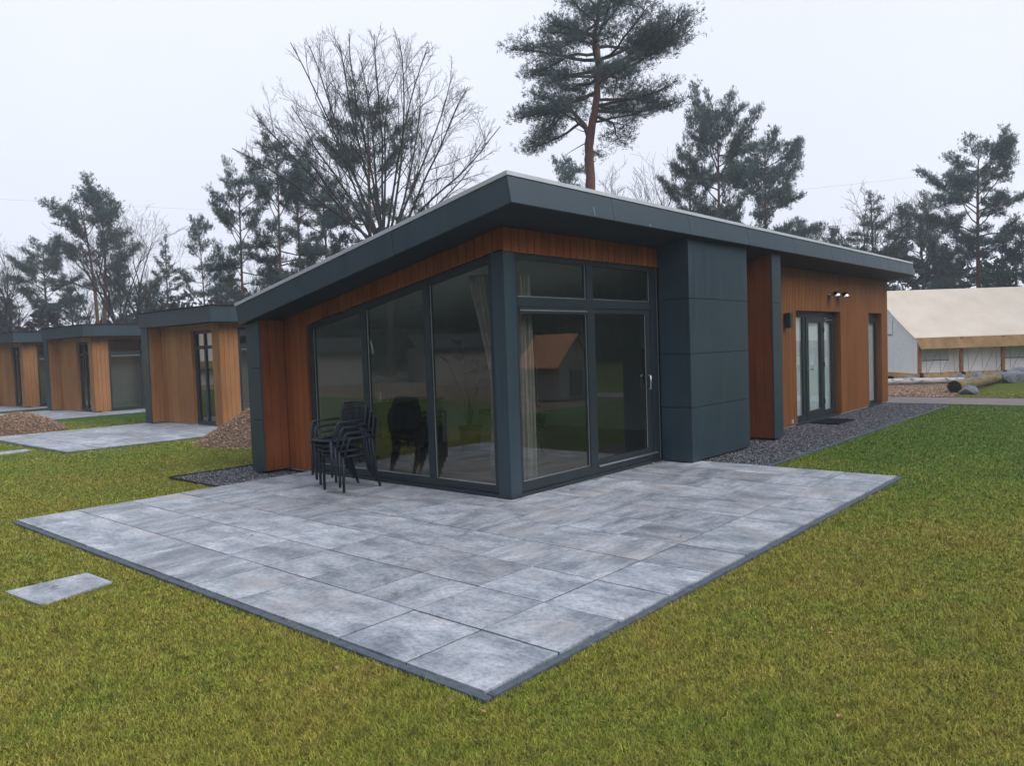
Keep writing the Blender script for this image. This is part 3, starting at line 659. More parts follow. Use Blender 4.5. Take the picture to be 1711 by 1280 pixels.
# ------------------------------------------------------------------ stacked garden chairs (face -x)
def garden_chair():
    t = empty('garden_chair', (0, 0, 0)); P = 'plastic'
    # legs + arms
    for s in (-1, 1):
        MB().tube([(-.265, s*.20, 0), (-.262, s*.20, .2), (-.262, s*.20, .43)], [.016, .018, .02], 8, P).build('leg', t)
        MB().tube([(.275, s*.225, 0), (.21, s*.235, .25), (.17, s*.245, .46), (.16, s*.245, .62)], [.016, .018, .02, .018], 8, P).build('leg', t)
        a = MB(); a.tube([(-.245, s*.205, .43), (-.225, s*.25, .56), (-.205, s*.262, .635), (-.18, s*.265, .655), (0, s*.265, .658), (.2, s*.25, .66)], [.017, .016, .016, .017, .017, .016], 8, P)
        a.build('armrest', t)
    st = MB()
    def seat(u, v):
        x = -.265+u*.46; y = (-.215+v*.43); z = .445-.02*math.sin(math.pi*u)-.012*math.sin(math.pi*v)+(.0 if u > .06 else -.012); return (x, y, z)
    st.grid(seat, 14, 8, P); st.grid(lambda u, v: (lambda q: (q[0], q[1], q[2]-.014))(seat(1-u, v)), 14, 8, P)
    st.tube([(-.268, -.205, .436), (-.272, 0, .434), (-.268, .205, .436)], .014, 8, P).tube([(-.26, -.21, .436), (.18, -.225, .44)], .014, 8, P).tube([(-.26, .21, .436), (.18, .225, .44)], .014, 8, P)
    st.build('seat', t)
    bk = MB()
    nsl = 15
    def bp(z): return .195+.30*(z-.45)*.55+.06*(z-.45)**2
    for i in range(nsl):
        z = .535+i*.0225; h_ = .0075; w_ = .232-(.0 if i < nsl-2 else .012*(i-nsl+3))
        def f(u, v, z=z, h_=h_, w_=w_):
            y = -w_+u*2*w_; return (bp(z)+.035*(1-(y/.25)**2), y, z-h_+v*2*h_)
        bk.grid(f, 10, 1, P, False); bk.grid(lambda u, v: (lambda q: (q[0]+.008, q[1], q[2]))(f(1-u, v)), 10, 1, P, False)
    for s in (-1, 1): bk.tube([(bp(.44)-.01, s*.232, .44), (bp(.6), s*.238, .6), (bp(.76), s*.238, .76), (bp(.85), s*.225, .85)], .014, 8, P)
    bk.tube([(bp(.86)+.002, -.222, .855), (bp(.865)+.03, -.1, .872), (bp(.865)+.035, 0, .875), (bp(.865)+.03, .1, .872), (bp(.86)+.002, .222, .855)], .013, 8, P)
    for yy in (-.12, 0, .12): bk.tube([(bp(.53)+.038, yy, .53), (bp(.86)+.038, yy, .86)], .006, 6, P)
    bk.build('backrest', t)
    return t
gc = garden_chair()
labs = ['bottom dark plastic garden chair of the stack on the patio, its feet on the slabs', 'second chair from the bottom of the dark plastic stack on the patio',
        'third chair from the bottom of the dark plastic stack on the patio', 'topmost dark plastic garden chair of the stack on the patio']
for i in range(4):
    o = gc if i == 0 else copy_tree(gc)
    o.location = (-.475-.05*i, 2.27+.006*i, .001+.07*i); tag(o, labs[i], 'chair', 'dark plastic garden chairs stacked on the patio')
# ------------------------------------------------------------------ smaller flat-roofed lodges
def small_lodge(cx, cy, label):
    L = empty('small_lodge', (cx, cy, 0), 0, label, 'lodge', 'flat roofed lodges in a row')
    Z0, Z1 = 2.56, 2.93; XE, YE = 9.0, 3.46
    r = MB().box(-.37, XE+.3, -.37, YE+.0, Z0+.004, Z1-.03, 'soffit'); ro = r.build('roof', L)
    f = MB(); g = .004; T = .028
    xs_ = [-.4, 1.4, 3.25, 5.1, 6.95, XE+.33]
    for i in range(5):
        f.box(xs_[i]+(g if i else 0), xs_[i+1]-g, -.40, -.372, Z0, Z1, 'panel'); f.box(xs_[i]+g, xs_[i+1]-g, YE+.002, YE+.03, Z0, Z1, 'panel')
    ys_ = [-.371, 1.0, 2.3, YE]
    for i in range(3): f.box(-.4, -.372, ys_[i]+g, ys_[i+1]-g, Z0, Z1, 'panel'); f.box(XE+.302, XE+.33, ys_[i]+g, ys_[i+1]-g, Z0, Z1, 'panel')
    f.build('fascia', ro)
    MB().box(-.415, XE+.345, -.415, YE+.045, Z1+.001, Z1+.03, 'black').build('flashing', ro)
    # walls
    c = MB()
    c.box(.03, .2, .2, .35, 0, Z0, IN).box(.03, .2, 1.43, YE-.03, 0, Z0, IN).box(.03, .2, .35, 1.43, 2.405, Z0, IN)
    c.box(.2, .45, .03, .2, 0, Z0, IN).box(.45, 3.1, .03, .2, 2.44, Z0, IN).box(3.1, XE, .03, .2, 0, Z0, IN)
    c.box(.2, XE, YE-.2, YE-.03, 0, Z0, IN).box(XE-.2, XE, .2, YE-.2, 0, Z0, IN).box(.2, XE-.2, .2, YE-.2, .0, .03, 'inner_floor').box(.2, XE-.2, .2, YE-.2, Z0-.1, Z0-.002, IN)
    c.box(3.6, 3.7, .2, YE-.2, .03, Z0-.1, IN)
    c.build('wall', L)
    b1 = MB()
    def bd_x(y0, y1, zb, zt_):
        n = max(1, round((y1-y0)/.12)); w = (y1-y0)/n
        for i in range(n): b1.box(0, .026, y0+i*w+.003, y0+(i+1)*w-.003, zb, zt_, 'wood_tan')
    def bd_y(x0, x1, zb, zt_):
        n = max(1, round((x1-x0)/.12)); w = (x1-x0)/n
        for i in range(n): b1.box(x0+i*w+.003, x0+(i+1)*w-.003, 0, .026, zb, zt_, 'wood_tan')
    bd_x(.028, .36, .03, Z0-.004); bd_x(.36, 1.42, 2.40, Z0-.004); bd_x(1.42, 3.10, .03, Z0-.004)
    bd_y(0, .5, .03, Z0-.004); bd_y(.5, 3.1, 2.46, Z0-.004); bd_y(3.1, XE, .03, Z0-.004)
    b1.box(.027, .14, 1.42, 1.44, .03, 2.4, 'wood_tan').box(.027, .14, .34, .36, .03, 2.4, 'wood_tan')
    b1.box(.0265, .0295, .03, .36, .03, Z0-.01, 'black').box(.0265, .0295, 1.44, 3.1, .03, Z0-.01, 'black').box(.03, .5, .0265, .0295, .03, Z0-.01, 'black').box(3.1, XE, .0265, .0295, .03, Z0-.01, 'black')
    b1.box(.05, XE-.05, YE-.03, YE-.004, .03, Z0-.004, 'wood_tan').box(XE, XE+.026, .03, YE-.03, .03, Z0-.004, 'wood_tan')
    b1.build('cladding', L)
    w_ = MB()
    for i in range(3): w_.box(-.33+.11*i+.003, -.33+.11*(i+1)-.003, 3.10, 3.125, .03, Z0-.004, 'wood_tan')
    w_.box(-.325, .03, 3.126, YE-.03, .03, Z0-.004, 'black'); wo_ = w_.build('wing_wall', L)
    e = MB()
    for a, b_ in ((.02, .77), (.78, 1.53), (1.54, Z0-.004)): e.box(-.36, -.332, 3.095, YE, a, b_, 'panel').box(-.332, .03, YE-.028, YE, a, b_, 'panel')
    e.build('end_panel', wo_)
    MB().box(.04, XE-.05, .04, YE-.05, -.1, -.002, 'dark_plinth').build('plinth', L)
    # narrow corner door-window on the left facade
    X = .08; D = .06; m_ = MB()
    m_.box(X, X+D, .36, 1.42, .03, .11, 'frame').box(X, X+D, .36, 1.42, 2.32, 2.398, 'frame').box(X, X+D, .44, 1.30, 1.93, 2.02, 'frame')
    for a, b_ in ((.36, .44), (.84, .92), (1.30, 1.42)): m_.box(X, X+D, a, b_, .111, 2.319, 'frame')
    wn = m_.build('window', L)
    g_ = MB().poly([(X+.03, 1.31, .1), (X+.03, .43, .1), (X+.03, .43, 2.33), (X+.03, 1.31, 2.33)], 'glass_small'); g_.build('pane', wn)
    # wide glazing on the right facade
    m_ = MB(); Y = .03
    m_.box(.5, 3.1, Y, Y+D, .03, .12, 'frame').box(.5, 3.1, Y, Y+D, 2.37, 2.455, 'frame').box(.57, 3.03, Y, Y+D, 1.93, 2.04, 'frame')
    for a, b_ in ((.5, .57), (1.58, 1.82), (3.03, 3.1)): m_.box(a, b_, Y, Y+D, .121, 2.369, 'frame')
    m_.box(.6, 1.56, Y-.008, Y-.001, 1.88, 1.90, 'aluminium')
    wn = m_.build('window', L)
    MB().poly([(.56, Y+.03, .11), (3.04, Y+.03, .11), (3.04, Y+.03, 2.38), (.56, Y+.03, 2.38)], 'glass_small').build('pane', wn)
    MB().tube([(1.70, Y, 1.05), (1.70, Y-.05, 1.05), (1.80, Y-.05, 1.05)], .009, 6, 'steel').build('handle', wn)
    MB().box(.5, 3.1, .50, .52, .04, 1.95, 'blind_grey').build('blind', L)
    return L
small_lodge(3.08, 12.05, 'nearest of the small flat roofed lodges, next to the large lodge')
small_lodge(3.86, 21.95, 'middle small flat roofed lodge, second in the row from the large lodge')
small_lodge(3.76, 28.6, 'furthest small flat roofed lodge, cut off by the left edge of the photo')
# ------------------------------------------------------------------ chip heaps
def heap(name, cx, cy, R, H, label, seed, n=11000, power=1.0, mat='mulch'):
    rg = random.Random(seed); ph = [rg.uniform(0, 6.28) for _ in range(8)]
    def rad(a): return 1+.07*math.sin(2*a+ph[0])+.05*math.sin(3*a+ph[1])+.03*math.sin(7*a+ph[2])
    def hz(x, y):
        a = math.atan2(y, x); q = math.hypot(x, y)/(R*rad(a)); q = min(1, q)
        z = H*((1-q)**power if power >= 1 else 1-q**(1/power))
        return z+.03*math.sin(x*7+ph[3])*math.sin(y*8+ph[4])*(1-q)+.015*math.sin(x*19+ph[5])*math.sin(y*17+ph[6])*(1-q)
    o = empty(name, (cx, cy, GZ), 0, label, 'heap')
    mb = MB()
    def g(u, v):
        a = u*2*math.pi; r = v*R*rad(a); x, y = r*math.cos(a), r*math.sin(a); return (x, y, hz(x, y)-.005)
    mb.grid(g, 60, 24, mat); mb.build('mound', o)
    rg = np.random.default_rng(seed); a = rg.uniform(0, 6.283, n); q = np.sqrt(rg.uniform(0, 1.12, n))
    x = q*R*np.cos(a); y = q*R*np.sin(a); z = np.array([max(0, hz(i, j)) for i, j in zip(x, y)])+.008
    L = rg.uniform(.012, .04, n); Wd = rg.uniform(.006, .015, n)
    d = rg.normal(size=(n, 3)); d[:, 2] *= .35; d /= np.linalg.norm(d, axis=1)[:, None]
    s_ = np.cross(d, rg.normal(size=(n, 3))); s_ /= np.linalg.norm(s_, axis=1)[:, None]; nn = np.cross(d, s_)
    C = np.stack([x, y, z], 1); d = d*L[:, None]; s_ = s_*Wd[:, None]; nn = nn*.005
    V = np.stack([C-d-s_, C+d-s_*.7, C+d+s_*.7, C-d+s_, C-d*.8+nn, C+d*.8+nn], 1)
    F3 = np.array([[0, 4, 3], [1, 2, 5]]); F4 = np.array([[3, 2, 1, 0], [0, 1, 5, 4], [2, 3, 4, 5]]); k = 6*np.arange(n)[:, None, None]
    c = fast('chips', V.reshape(-1, 3), [(F3[None]+k).reshape(-1, 3), (F4[None]+k).reshape(-1, 4)], 'chip', o); c['kind'] = 'stuff'
heap('chip_heap', 3.0, 8.55, 2.1, 1.3, 'tall conical heap of wood chips half hidden behind the left pillar of the large lodge', 5)
heap('chip_heap', .05, 16.85, 1.05, .50, 'low rounded heap of brown wood chips at the left edge of the photo', 9, power=.55)
# ------------------------------------------------------------------ tents
def tent(T, ang, length, label, scale=1.0, roofm='fabric_cream', val='fabric_ochre', wallm='fabric_white', full=True):
    t = empty('safari_tent', (T[0], T[1], GZ), ang, label, 'tent'); t.scale = (scale,)*3
    # local: +x along the front (to the right), +y back, front faces -y
    E, RZ, D, L = 1.58, 3.50, 3.0, length
    def sag(u, a=.04): return -a*math.sin(u*math.pi*L/1.55)**2
    r = MB(); n = 40
    r.grid(lambda u, v: (-.12+u*(L+.24), -.05+v*(D+.05), E+v*(RZ-E)-.06*math.sin(math.pi*v)), n, 8, roofm)
    r.grid(lambda u, v: (-.12+u*(L+.24), D+v*(D+.05), RZ-v*(RZ-E)-.06*math.sin(math.pi*v)), n, 8, roofm)
    ro = r.build('roof', t)
    v_ = MB(); N = int(L/.5)
    v_.grid(lambda u, v: (-.12+u*(L+.24)+.10*v*(1 if u < .5 else -1), -.06-.22*v-.02*math.sin(u*N*math.pi)*v, E-.005-v*(.40+.006*math.cos(u*N*2*math.pi))), N*4, 6, val)
    v_.build('valance', ro)
    w_ = MB(); w_.grid(lambda u, v: (u*L, .28+.012*math.sin(u*L*5), .28+v*(E-.2)), int(L*8), 6, wallm)
    w_.grid(lambda u, v: (.02+.02*math.sin(u*9), .02+u*(2*D-.04), .15+v*((E+(RZ-E)*(1-abs(u*2-1)))-.2)), 24, 8, wallm)
    w_.grid(lambda u, v: (L-.02, .02+u*(2*D-.04), .15+v*((E+(RZ-E)*(1-abs(u*2-1)))-.2)), 24, 8, wallm)
    w_.build('wall', t)
    for i in range(int(L/3.1)+1):
        x = .35+3.1*i
        if x+1.0 > L: break
        ww = MB().box(x, x+.95, .245, .262, .75, 1.32, 'window_film').box(x-.03, x+.98, .2535, .259, .72, .745, 'rope').box(x-.03, x-.005, .2535, .259, .745, 1.35, wallm); ww.build('window', t)
    if full:
        gw = MB().box(-.006, .004, 1.75, 2.3, 1.75, 2.3, 'fabric_white').box(-.007, -.0065, 1.77, 2.28, 1.72, 1.745, 'rope'); gw.build('window', t)
    d_ = MB().box(-.05, L+.05, -.12, 2*D+.05, .12, .27, 'deck_timber').box(-.05, L+.05, -.16, -.121, .02, .25, 'deck_timber').box(-.35, -.051, .05, 1.0, .05, .2, 'deck_timber'); d_.build('deck', t)
    k_ = 0
    while .0+1.55*k_ < L+.01:
        x = 1.55*k_; p_ = MB().box(x-.005, x+.1, -.10, .0, .271, E-.02, 'tent_timber'); po = p_.build('post', t, bevel=.004)
        MB().tube([(x+.05, -.17, -.02), (x+.05, -.17, .30)], [.09, .06], 10, 'black').build('post_foot', po); k_ += 1
    rr = MB(); k_ = 0
    while .13+.52*k_ < L:
        x = .13+.52*k_; rr.tube([(x, -.27, E-.41), (x+.12, -.165, .22)], .005, 4, 'rope').tube([(x+.12, -.165, .22), (x+.5, -.27, E-.41)], .005, 4, 'rope'); k_ += 1
    rr.build('ropes', t)
    return t
tent((24.6, 1.75), math.atan2(-.733, .68), 27.0, 'long cream roofed safari tent with white walls and an ochre valance beyond the road')
# ------------------------------------------------------------------ logs and rocks by the tent
def logm(name, a, c, r0, r1, label, mat, endm, cat, seed=1):
    a, c = Vector(a), Vector(c); t = empty(name, a, 0, label, cat); rg = random.Random(seed); n = 14; pts = []; rad = []
    for i in range(n+1):
        u = i/n; pts.append((c-a)*u+Vector((0, rg.uniform(-.015, .015), rg.uniform(-.01, .01)))); rad.append((r0+(r1-r0)*u)*rg.uniform(.95, 1.05))
    mb = MB().tube(pts, rad, 18, mat, cap=False); mb.build('bark', t)
    d = (c-a).normalized(); MB().tube([Vector((0, 0, 0))+d*.004, d*.02], [rad[0]*.985]*2, 18, endm).build('cut_end', t); MB().tube([(c-a)-d*.02, (c-a)-d*.004], [rad[-1]*.985]*2, 18, endm).build('cut_end', t)
logm('log', (18.25, -.72, .15), (23.6, -.9, .14), .19, .15, 'thick mossy felled log lying along the edge of the lawn by the road', 'log_bark', 'log_end', 'log', 2)
logm('birch_log', (21.7, 2.1, .10), (23.75, .1, .06), .105, .09, 'white barked birch log lying at the foot of the tent', 'birch', 'log_end', 'log', 3)
logm('birch_log', (20.0, 4.3, .10), (21.66, 2.6, .07), .10, .09, 'white birch log continuing behind the end wall of the large lodge', 'birch', 'log_end', 'log', 4)
def rockm(x, y, s, label, seed, sx=1.0, flat=.65):
    bm = bmesh.new(); bmesh.ops.create_icosphere(bm, subdivisions=2, radius=1); rg = random.Random(seed)
    planes = [(Vector((rg.uniform(-1, 1), rg.uniform(-1, 1), rg.uniform(-.6, 1))).normalized(), rg.uniform(.55, .85)) for _ in range(11)]
    for v in bm.verts:
        for n_, d_ in planes:
            q = v.co.dot(n_)
            if q > d_: v.co -= n_*(q-d_)
        v.co += Vector((rg.uniform(-1, 1), rg.uniform(-1, 1), rg.uniform(-1, 1)))*.03
        v.co = Vector((v.co.x*s*sx, v.co.y*s, v.co.z*s*flat))
    me = bpy.data.meshes.new('rock'); bm.to_mesh(me); bm.free(); me.materials.append(MATS['rock'])
    o = bpy.data.objects.new('rock', me); o.location = (x, y, GZ+s*flat*.55); o.rotation_euler = (0, 0, rg.uniform(0, 6)); link(o)
    tag(o, label, 'rock', 'grey boulders by the safari tent')
rockm(17.95, -1.12, .30, 'grey boulder lying against the near end of the thick mossy log', 1)
rockm(24.0, -1.25, .42, 'flat grey boulder at the far end of the thick mossy log', 2, 1.4)
rockm(25.2, -1.35, .5, 'largest upright boulder in front of the right tent post', 3)
rockm(25.4, -2.0, .42, 'grey boulder second from the right edge of the photo', 4, 1.3)
rockm(26.0, -2.8, .45, 'grey boulder cut off by the right edge of the photo', 5, 1.2)
rockm(24.25, .35, .30, 'dark boulder behind the birch log between the first two tent posts', 6, 1.3)
rockm(24.9, -.05, .34, 'grey boulder at the foot of the second tent post', 7)
rockm(25.1, -.75, .38, 'pale grey boulder right of the second tent post', 8, 1.2)
rockm(23.6, 1.75, .28, 'small dark boulder at the left tent corner', 9, 1.4)
# ------------------------------------------------------------------ trees
def norm(v): return v/(np.linalg.norm(v)+1e-9)
class TB:
    """tree builder: tubes for wood, needle blades for foliage"""
    def __init__(s, seed): s.rg = np.random.default_rng(seed); s.V = []; s.F = []; s.M = []; s.nv = 0; s.tp = []; s.td = []; s.tn = 1.9; s.js = 1.05
    def tube(s, P, R, n, mi=0):
        P = np.asarray(P, float); k = len(P); T = np.gradient(P, axis=0); T /= np.linalg.norm(T, axis=1)[:, None]+1e-9
        ref = np.array([0, 0, 1.]) if abs(T[0][2]) < .8 else np.array([1., 0, 0])
        U = np.cross(T, ref); U /= np.linalg.norm(U, axis=1)[:, None]+1e-9; W_ = np.cross(T, U)
        a = np.arange(n)*2*np.pi/n; V = P[:, None]+(U[:, None]*np.cos(a)[None, :, None]+W_[:, None]*np.sin(a)[None, :, None])*np.asarray(R)[:, None, None]
        i = np.arange(k-1)[:, None]*n; j = np.arange(n)[None]; j2 = (j+1) % n
        F = np.stack([i+j, i+j2, i+n+j2, i+n+j], -1).reshape(-1, 4)+s.nv
        s.V.append(V.reshape(-1, 3)); s.F.append(F); s.M += [mi]*len(F); s.nv += k*n
    def limb(s, p, d, L, r0, r1, k=6, wob=.12, up=0., sides=5, mi=0):
        pts = [np.array(p, float)]; d = norm(np.array(d, float)); dirs = [d]
        for i in range(k):
            d = norm(d+s.rg.normal(size=3)*wob+np.array([0, 0, up])); pts.append(pts[-1]+d*L/k); dirs.append(d)
        s.tube(pts, np.linspace(r0, r1, k+1), sides, mi); return np.array(pts), np.array(dirs)
    def tuft(s, p, d): s.tp.append(p); s.td.append(d)
    def foliage(s, nb, ln, wd, spread=1.0):
        P = np.array(s.tp); D = np.array(s.td); n = len(P); rg = s.rg
        P = np.repeat(P, nb, 0)+rg.normal(size=(n*nb, 3))*ln*.22; D = np.repeat(D, nb, 0)
        D = D+rg.normal(size=D.shape)*spread*.62; D /= np.linalg.norm(D, axis=1)[:, None]
        S = np.cross(D, rg.normal(size=D.shape)); S /= np.linalg.norm(S, axis=1)[:, None]
        l = ln*rg.uniform(.6, 1.25, (len(P), 1)); w_ = wd*rg.uniform(.7, 1.3, (len(P), 1))
        V = np.stack([P-S*w_*.5, P+S*w_*.5, P+D*l+S*w_*.12, P+D*l-S*w_*.12], 1).reshape(-1, 3)
        return V, (np.arange(len(P)*4).reshape(-1, 4))
    def wood(s, name, mats, parent):
        return fast(name, np.concatenate(s.V), [np.concatenate(s.F)], None, parent, smooth=True, mats=mats, mi=s.M)
def pine_limb(tb, p, d, L, r, dens=1.0, pad=1.0, bare=.36):
    """main limb with side twigs that carry tufts in flattish pads"""
    rg = tb.rg; pts, dirs = tb.limb(p, d, L, r, r*.25, 7, .13, .03, 6, 1)
    ns = max(4, int(L*4.2*dens))
    for q in np.linspace(bare, 1.0, ns):
        x = q*7; i = min(6, int(x)); P = pts[i]+(pts[i+1]-pts[i])*(x-i); D = dirs[i+1]
        for sd in ((-1, 1) if q < .97 else (0,)):
            a = sd*rg.uniform(.5, 1.2); ca, sa = math.cos(a), math.sin(a)
            d2 = norm(np.array([D[0]*ca-D[1]*sa, D[0]*sa+D[1]*ca, D[2]*.5+rg.uniform(-.10, .26)]))
            l2 = (.26*L*(1.25-q)+.35)*rg.uniform(.65, 1.2)*pad
            p2, dd = tb.limb(P, d2, l2, max(.008, r*.22), .005, 3, .16, .05, 3, 1)
            for u in np.linspace(.38, 1.0, max(3, int(l2*6*dens))):
                y = u*3; j = min(2, int(y)); T = p2[j]+(p2[j+1]-p2[j])*(y-j)
                for _ in range(int(tb.tn*(.5+u)*rg.uniform(.6, 1.4)+.5)):
                    tb.tuft(T+rg.normal(size=3)*np.array([.15, .15, .06])*pad*tb.js, norm(dd[j+1]*.45+np.array([0, 0, .55])+rg.normal(size=3)*.45))
def pine(name, seed, H, base, Rr, n, r0, prof='round', lean=(0, 0), fork=None, dens=1.0, nb=5, ln=.17, wd=.035, spread=1.0, fm='needles', stubs=6, parent=None, el=(5, 55)):
    tb = TB(seed); rg = tb.rg; k = 12; t = parent or empty(name)
    ph = rg.uniform(0, 6.28, 2)
    def axis(s_, f=0):
        w_ = .012*H; o = np.array([lean[0]*s_*s_*H+w_*math.sin(3.1*s_+ph[0]), lean[1]*s_*s_*H+w_*math.sin(2.7*s_+ph[1]), s_*H])
        if fork and f:
            q = max(0, s_-fork[0]); o = o+np.array([fork[1], fork[2], 0])*H*(q**.8)
        return o
    for f in ((0, 1) if fork else (0,)):
        S = np.linspace(fork[0] if f else 0, 1, k+1); P = [axis(x, f) for x in S]
        rr = r0*(1-S*.80); rr[0] = rr[0]*(1.2 if not f else .9); rr[-1] = .02
        tb.tube(P, rr, 10, 0)
    az = rg.uniform(0, 6.28)
    for i in range(n):
        u = ((i+.5)/n)**.92; s_ = base+(1-base)*u*.98; f = (i % 2) if (fork and s_ > fork[0]+.05) else 0; az += 2.4+rg.uniform(-.5, .5)
        if prof == 'round': R1 = (.50+.60*math.sin(math.pi*min(1, u*.95+.12)))*(1-.45*max(0, u-.65)/.35)
        elif prof == 'cone': R1 = 1.05-.85*u
        else: R1 = (.62+.42*math.sin(math.pi*u**.8))*(1-.30*u**4)
        L = Rr*R1*rg.uniform(.5, 1.3); e = R_(el[0]+(el[1]-el[0])*u+rg.uniform(-16, 16))
        d = np.array([math.cos(az)*math.cos(e), math.sin(az)*math.cos(e), math.sin(e)])
        pine_limb(tb, axis(s_, f), d, L, max(.025, r0*.33*(1-s_*.55)), dens)
    for i in range(stubs):
        s_ = rg.uniform(base*.45, base*1.05); a = rg.uniform(0, 6.28); d = np.array([math.cos(a), math.sin(a), rg.uniform(-.1, .3)])
        tb.limb(axis(s_), d, rg.uniform(.3, 1.6), r0*.14, .006, 5, .2, .02, 4, 1)
    tb.wood('trunk', ['pine_bark', 'pine_twig'], t)
    V, F = tb.foliage(nb, ln, wd, spread); fast('crown', V, [F], fm, t)
    return t
def bare(name, seed, trunk, levels, spread=.5, k0=7, sides=(8, 6, 4, 3, 3, 3), fork_n=(3, 4, 4, 4, 4), lens=None, rmin=.006, up=.06, mat='bare_bark', t=None, side=(.35, .8)):
    """trunk: list of (p, d, L, r) stems; recursive leafless branching"""
    tb = TB(seed); rg = tb.rg; t = t or empty(name)
    def rec(p, d, L, r, lv):
        last = lv == levels-1
        k = 6 if lv < 2 else (4 if not last else 3); pts, dirs = tb.limb(p, d, L, r, max(rmin, r*(.35 if not last else .5)), k, .09+.025*lv, up, sides[min(lv, 5)], 0)
        if last: return
        n = fork_n[min(lv, len(fork_n)-1)]
        for i in range(n):
            q = .30+.70*(i+rg.uniform(0, .9))/n; q = min(.98, q); x = q*k; j = min(k-1, int(x)); P = pts[j]+(pts[j+1]-pts[j])*(x-j); D = dirs[j+1]
            ax = norm(np.cross(D, rg.normal(size=3))); a = rg.uniform(*side)*spread*2
            d2 = norm(D*math.cos(a)+ax*math.sin(a)+np.array([0, 0, .12])); rec(P, d2, L*rg.uniform(.42, .68)*(1.12-q*.35), max(rmin, r*.48*(1.15-q*.5)), lv+1)
    for p, d, L, r in trunk: rec(np.array(p, float), np.array(d, float), L, r, 0)
    tb.wood('branches', [mat], t); return t
def horizon(u): return 573.4-.0344*(u-855.5)
def spot(u, D):
    """ground point D metres ahead along the view axis on the bearing of column u of the photograph"""
    a = (u-855.5)/FPX; fx, fy = math.cos(YAW), math.sin(YAW)
    return CAM[0]+D*(fx+a*fy*1.0), CAM[1]+D*(fy-a*fx)
def hgt(u, v, D): return 1.7+(horizon(u)-v)/FPX*D
# hero pine: limbs laid out to the crown seen above the roof
def hero_pine():
    x, y = spot(991, 34); t = empty('pine_tree', (x, y, GZ), YAW-math.pi/2, 'tallest pine with a red trunk towering above the roof of the large lodge', 'tree', 'tall Scots pines')
    # local: +x to the right of the view, +y away from the viewer
    tb = TB(77); tb.tn = 2.7; tb.js = 1.3; rg = tb.rg; D = 34; s = D/FPX
    def L(u, v, dy=0): return np.array([(u-991)*s, dy, hgt(991, v, D)])
    ax = [L(1000, 560), L(999, 420), L(997, 320), L(996, 260), L(996, 235), L(1003, 200), L(1010, 170), L(1014, 130), L(1016, 95), L(1010, 60), L(1018, 30), L(1022, 0), L(1020, -22)]
    ax[0][2] = 0; rr = [.30, .24, .205, .20, .19, .165, .15, .135, .12, .10, .08, .06, .02]
    P = []; Rr = []
    for i in range(len(ax)-1):
        for q in (0, .25, .5, .75): P.append(ax[i]*(1-q)+ax[i+1]*q+rg.normal(size=3)*.015); Rr.append((rr[i]*(1-q)+rr[i+1]*q)*rg.uniform(.95, 1.08))
    tb.tube(P, Rr, 12, 0)
    for u, v in ((997, 268), (998, 292), (995, 245)): tb.limb(L(u, v), [rg.uniform(-1, 1), rg.uniform(-1, 1), .1], .35, .05, .02, 3, .1, 0, 6, 0)
    # second stem leaving left at the fork
    st = [L(997, 228), L(990, 205), L(975, 188), L(962, 172)]; tb.tube(st, [.12, .10, .085, .06], 8, 0)
    specs = [((1015, 60), (925, 30), 0), ((1014, 75), (935, 50), 1), ((1012, 90), (900, 118), -.6), ((1013, 100), (868, 104), .4), ((1012, 118), (890, 128), .8), ((1013, 128), (925, 118), -1.4),
             ((1016, 125), (1185, 75), .2), ((1016, 130), (1165, 95), -1.0), ((1015, 112), (1145, 80), 1.2), ((1014, 100), (1150, 55), -.4), ((1016, 80), (1120, 40), .8), ((1018, 50), (1105, 15), -1.0), ((1018, 30), (1105, 2), .5), ((1018, 40), (940, 5), .9),
             ((1020, 20), (955, -12), -.6), ((1020, 10), (1085, -10), .4), ((1020, 0), (985, -32), 0), ((1020, -5), (1045, -35), .2),
             ((1008, 182), (1150, 182), .3), ((1009, 175), (1120, 165), -1.2), ((1008, 190), (1110, 200), 1.0), ((1010, 165), (1128, 140), .6), ((1005, 200), (1085, 215), -.5), ((1010, 172), (1075, 185), 1.8),
             ((962, 172), (880, 200), .1), ((965, 176), (890, 225), -.9), ((970, 182), (885, 178), .9), ((985, 200), (900, 240), .5), ((960, 170), (920, 165), -1.5), ((962, 174), (905, 185), 1.6), ((990, 210), (925, 215), -1.8),
             ((1012, 152), (900, 170), .2), ((1012, 150), (960, 160), 2.2), ((1012, 140), (1060, 150), -2.4), ((1014, 110), (1000, 110), -2.8), ((1014, 90), (1040, 80), 2.8), ((1016, 60), (1030, 40), -2.6), ((1016, 40), (980, 30), 2.6), ((1012, 130), (940, 140), 2.4), ((1012, 120), (1085, 110), 2.5), ((1012, 105), (1080, 100), -2.5),
             ((998, 245), (1030, 248), .3), ((1016, 70), (960, 60), -2.0), ((1018, 20), (1050, 0), -2.0), ((1018, 10), (1000, -10), 2.2)]
    for (a, b_), (c, d), dy in specs:
        p0 = L(a, b_); p1 = L(c, d, dy*1.25); v = p1-p0; ln = np.linalg.norm(v)
        pine_limb(tb, p0, v+np.array([0, 0, -.02])*ln, ln*.97, .035+.012*ln, 1.15, 1.0, .34 if ln > 2 else .2)
    for (a, b_), (c, d), dy in (((997, 232), (950, 240), .3), ((1000, 215), (965, 222), -.5), ((1008, 160), (960, 150), .2)):
        p0 = L(a, b_); p1 = L(c, d, dy); tb.limb(p0, p1-p0, np.linalg.norm(p1-p0), .03, .008, 6, .12, 0, 4, 1)
    tb.wood('trunk', ['pine_bark', 'pine_twig'], t)
    V, F = tb.foliage(5, .15, .024, 1.0); fast('crown', V, [F], 'needles', t)
hero_pine()
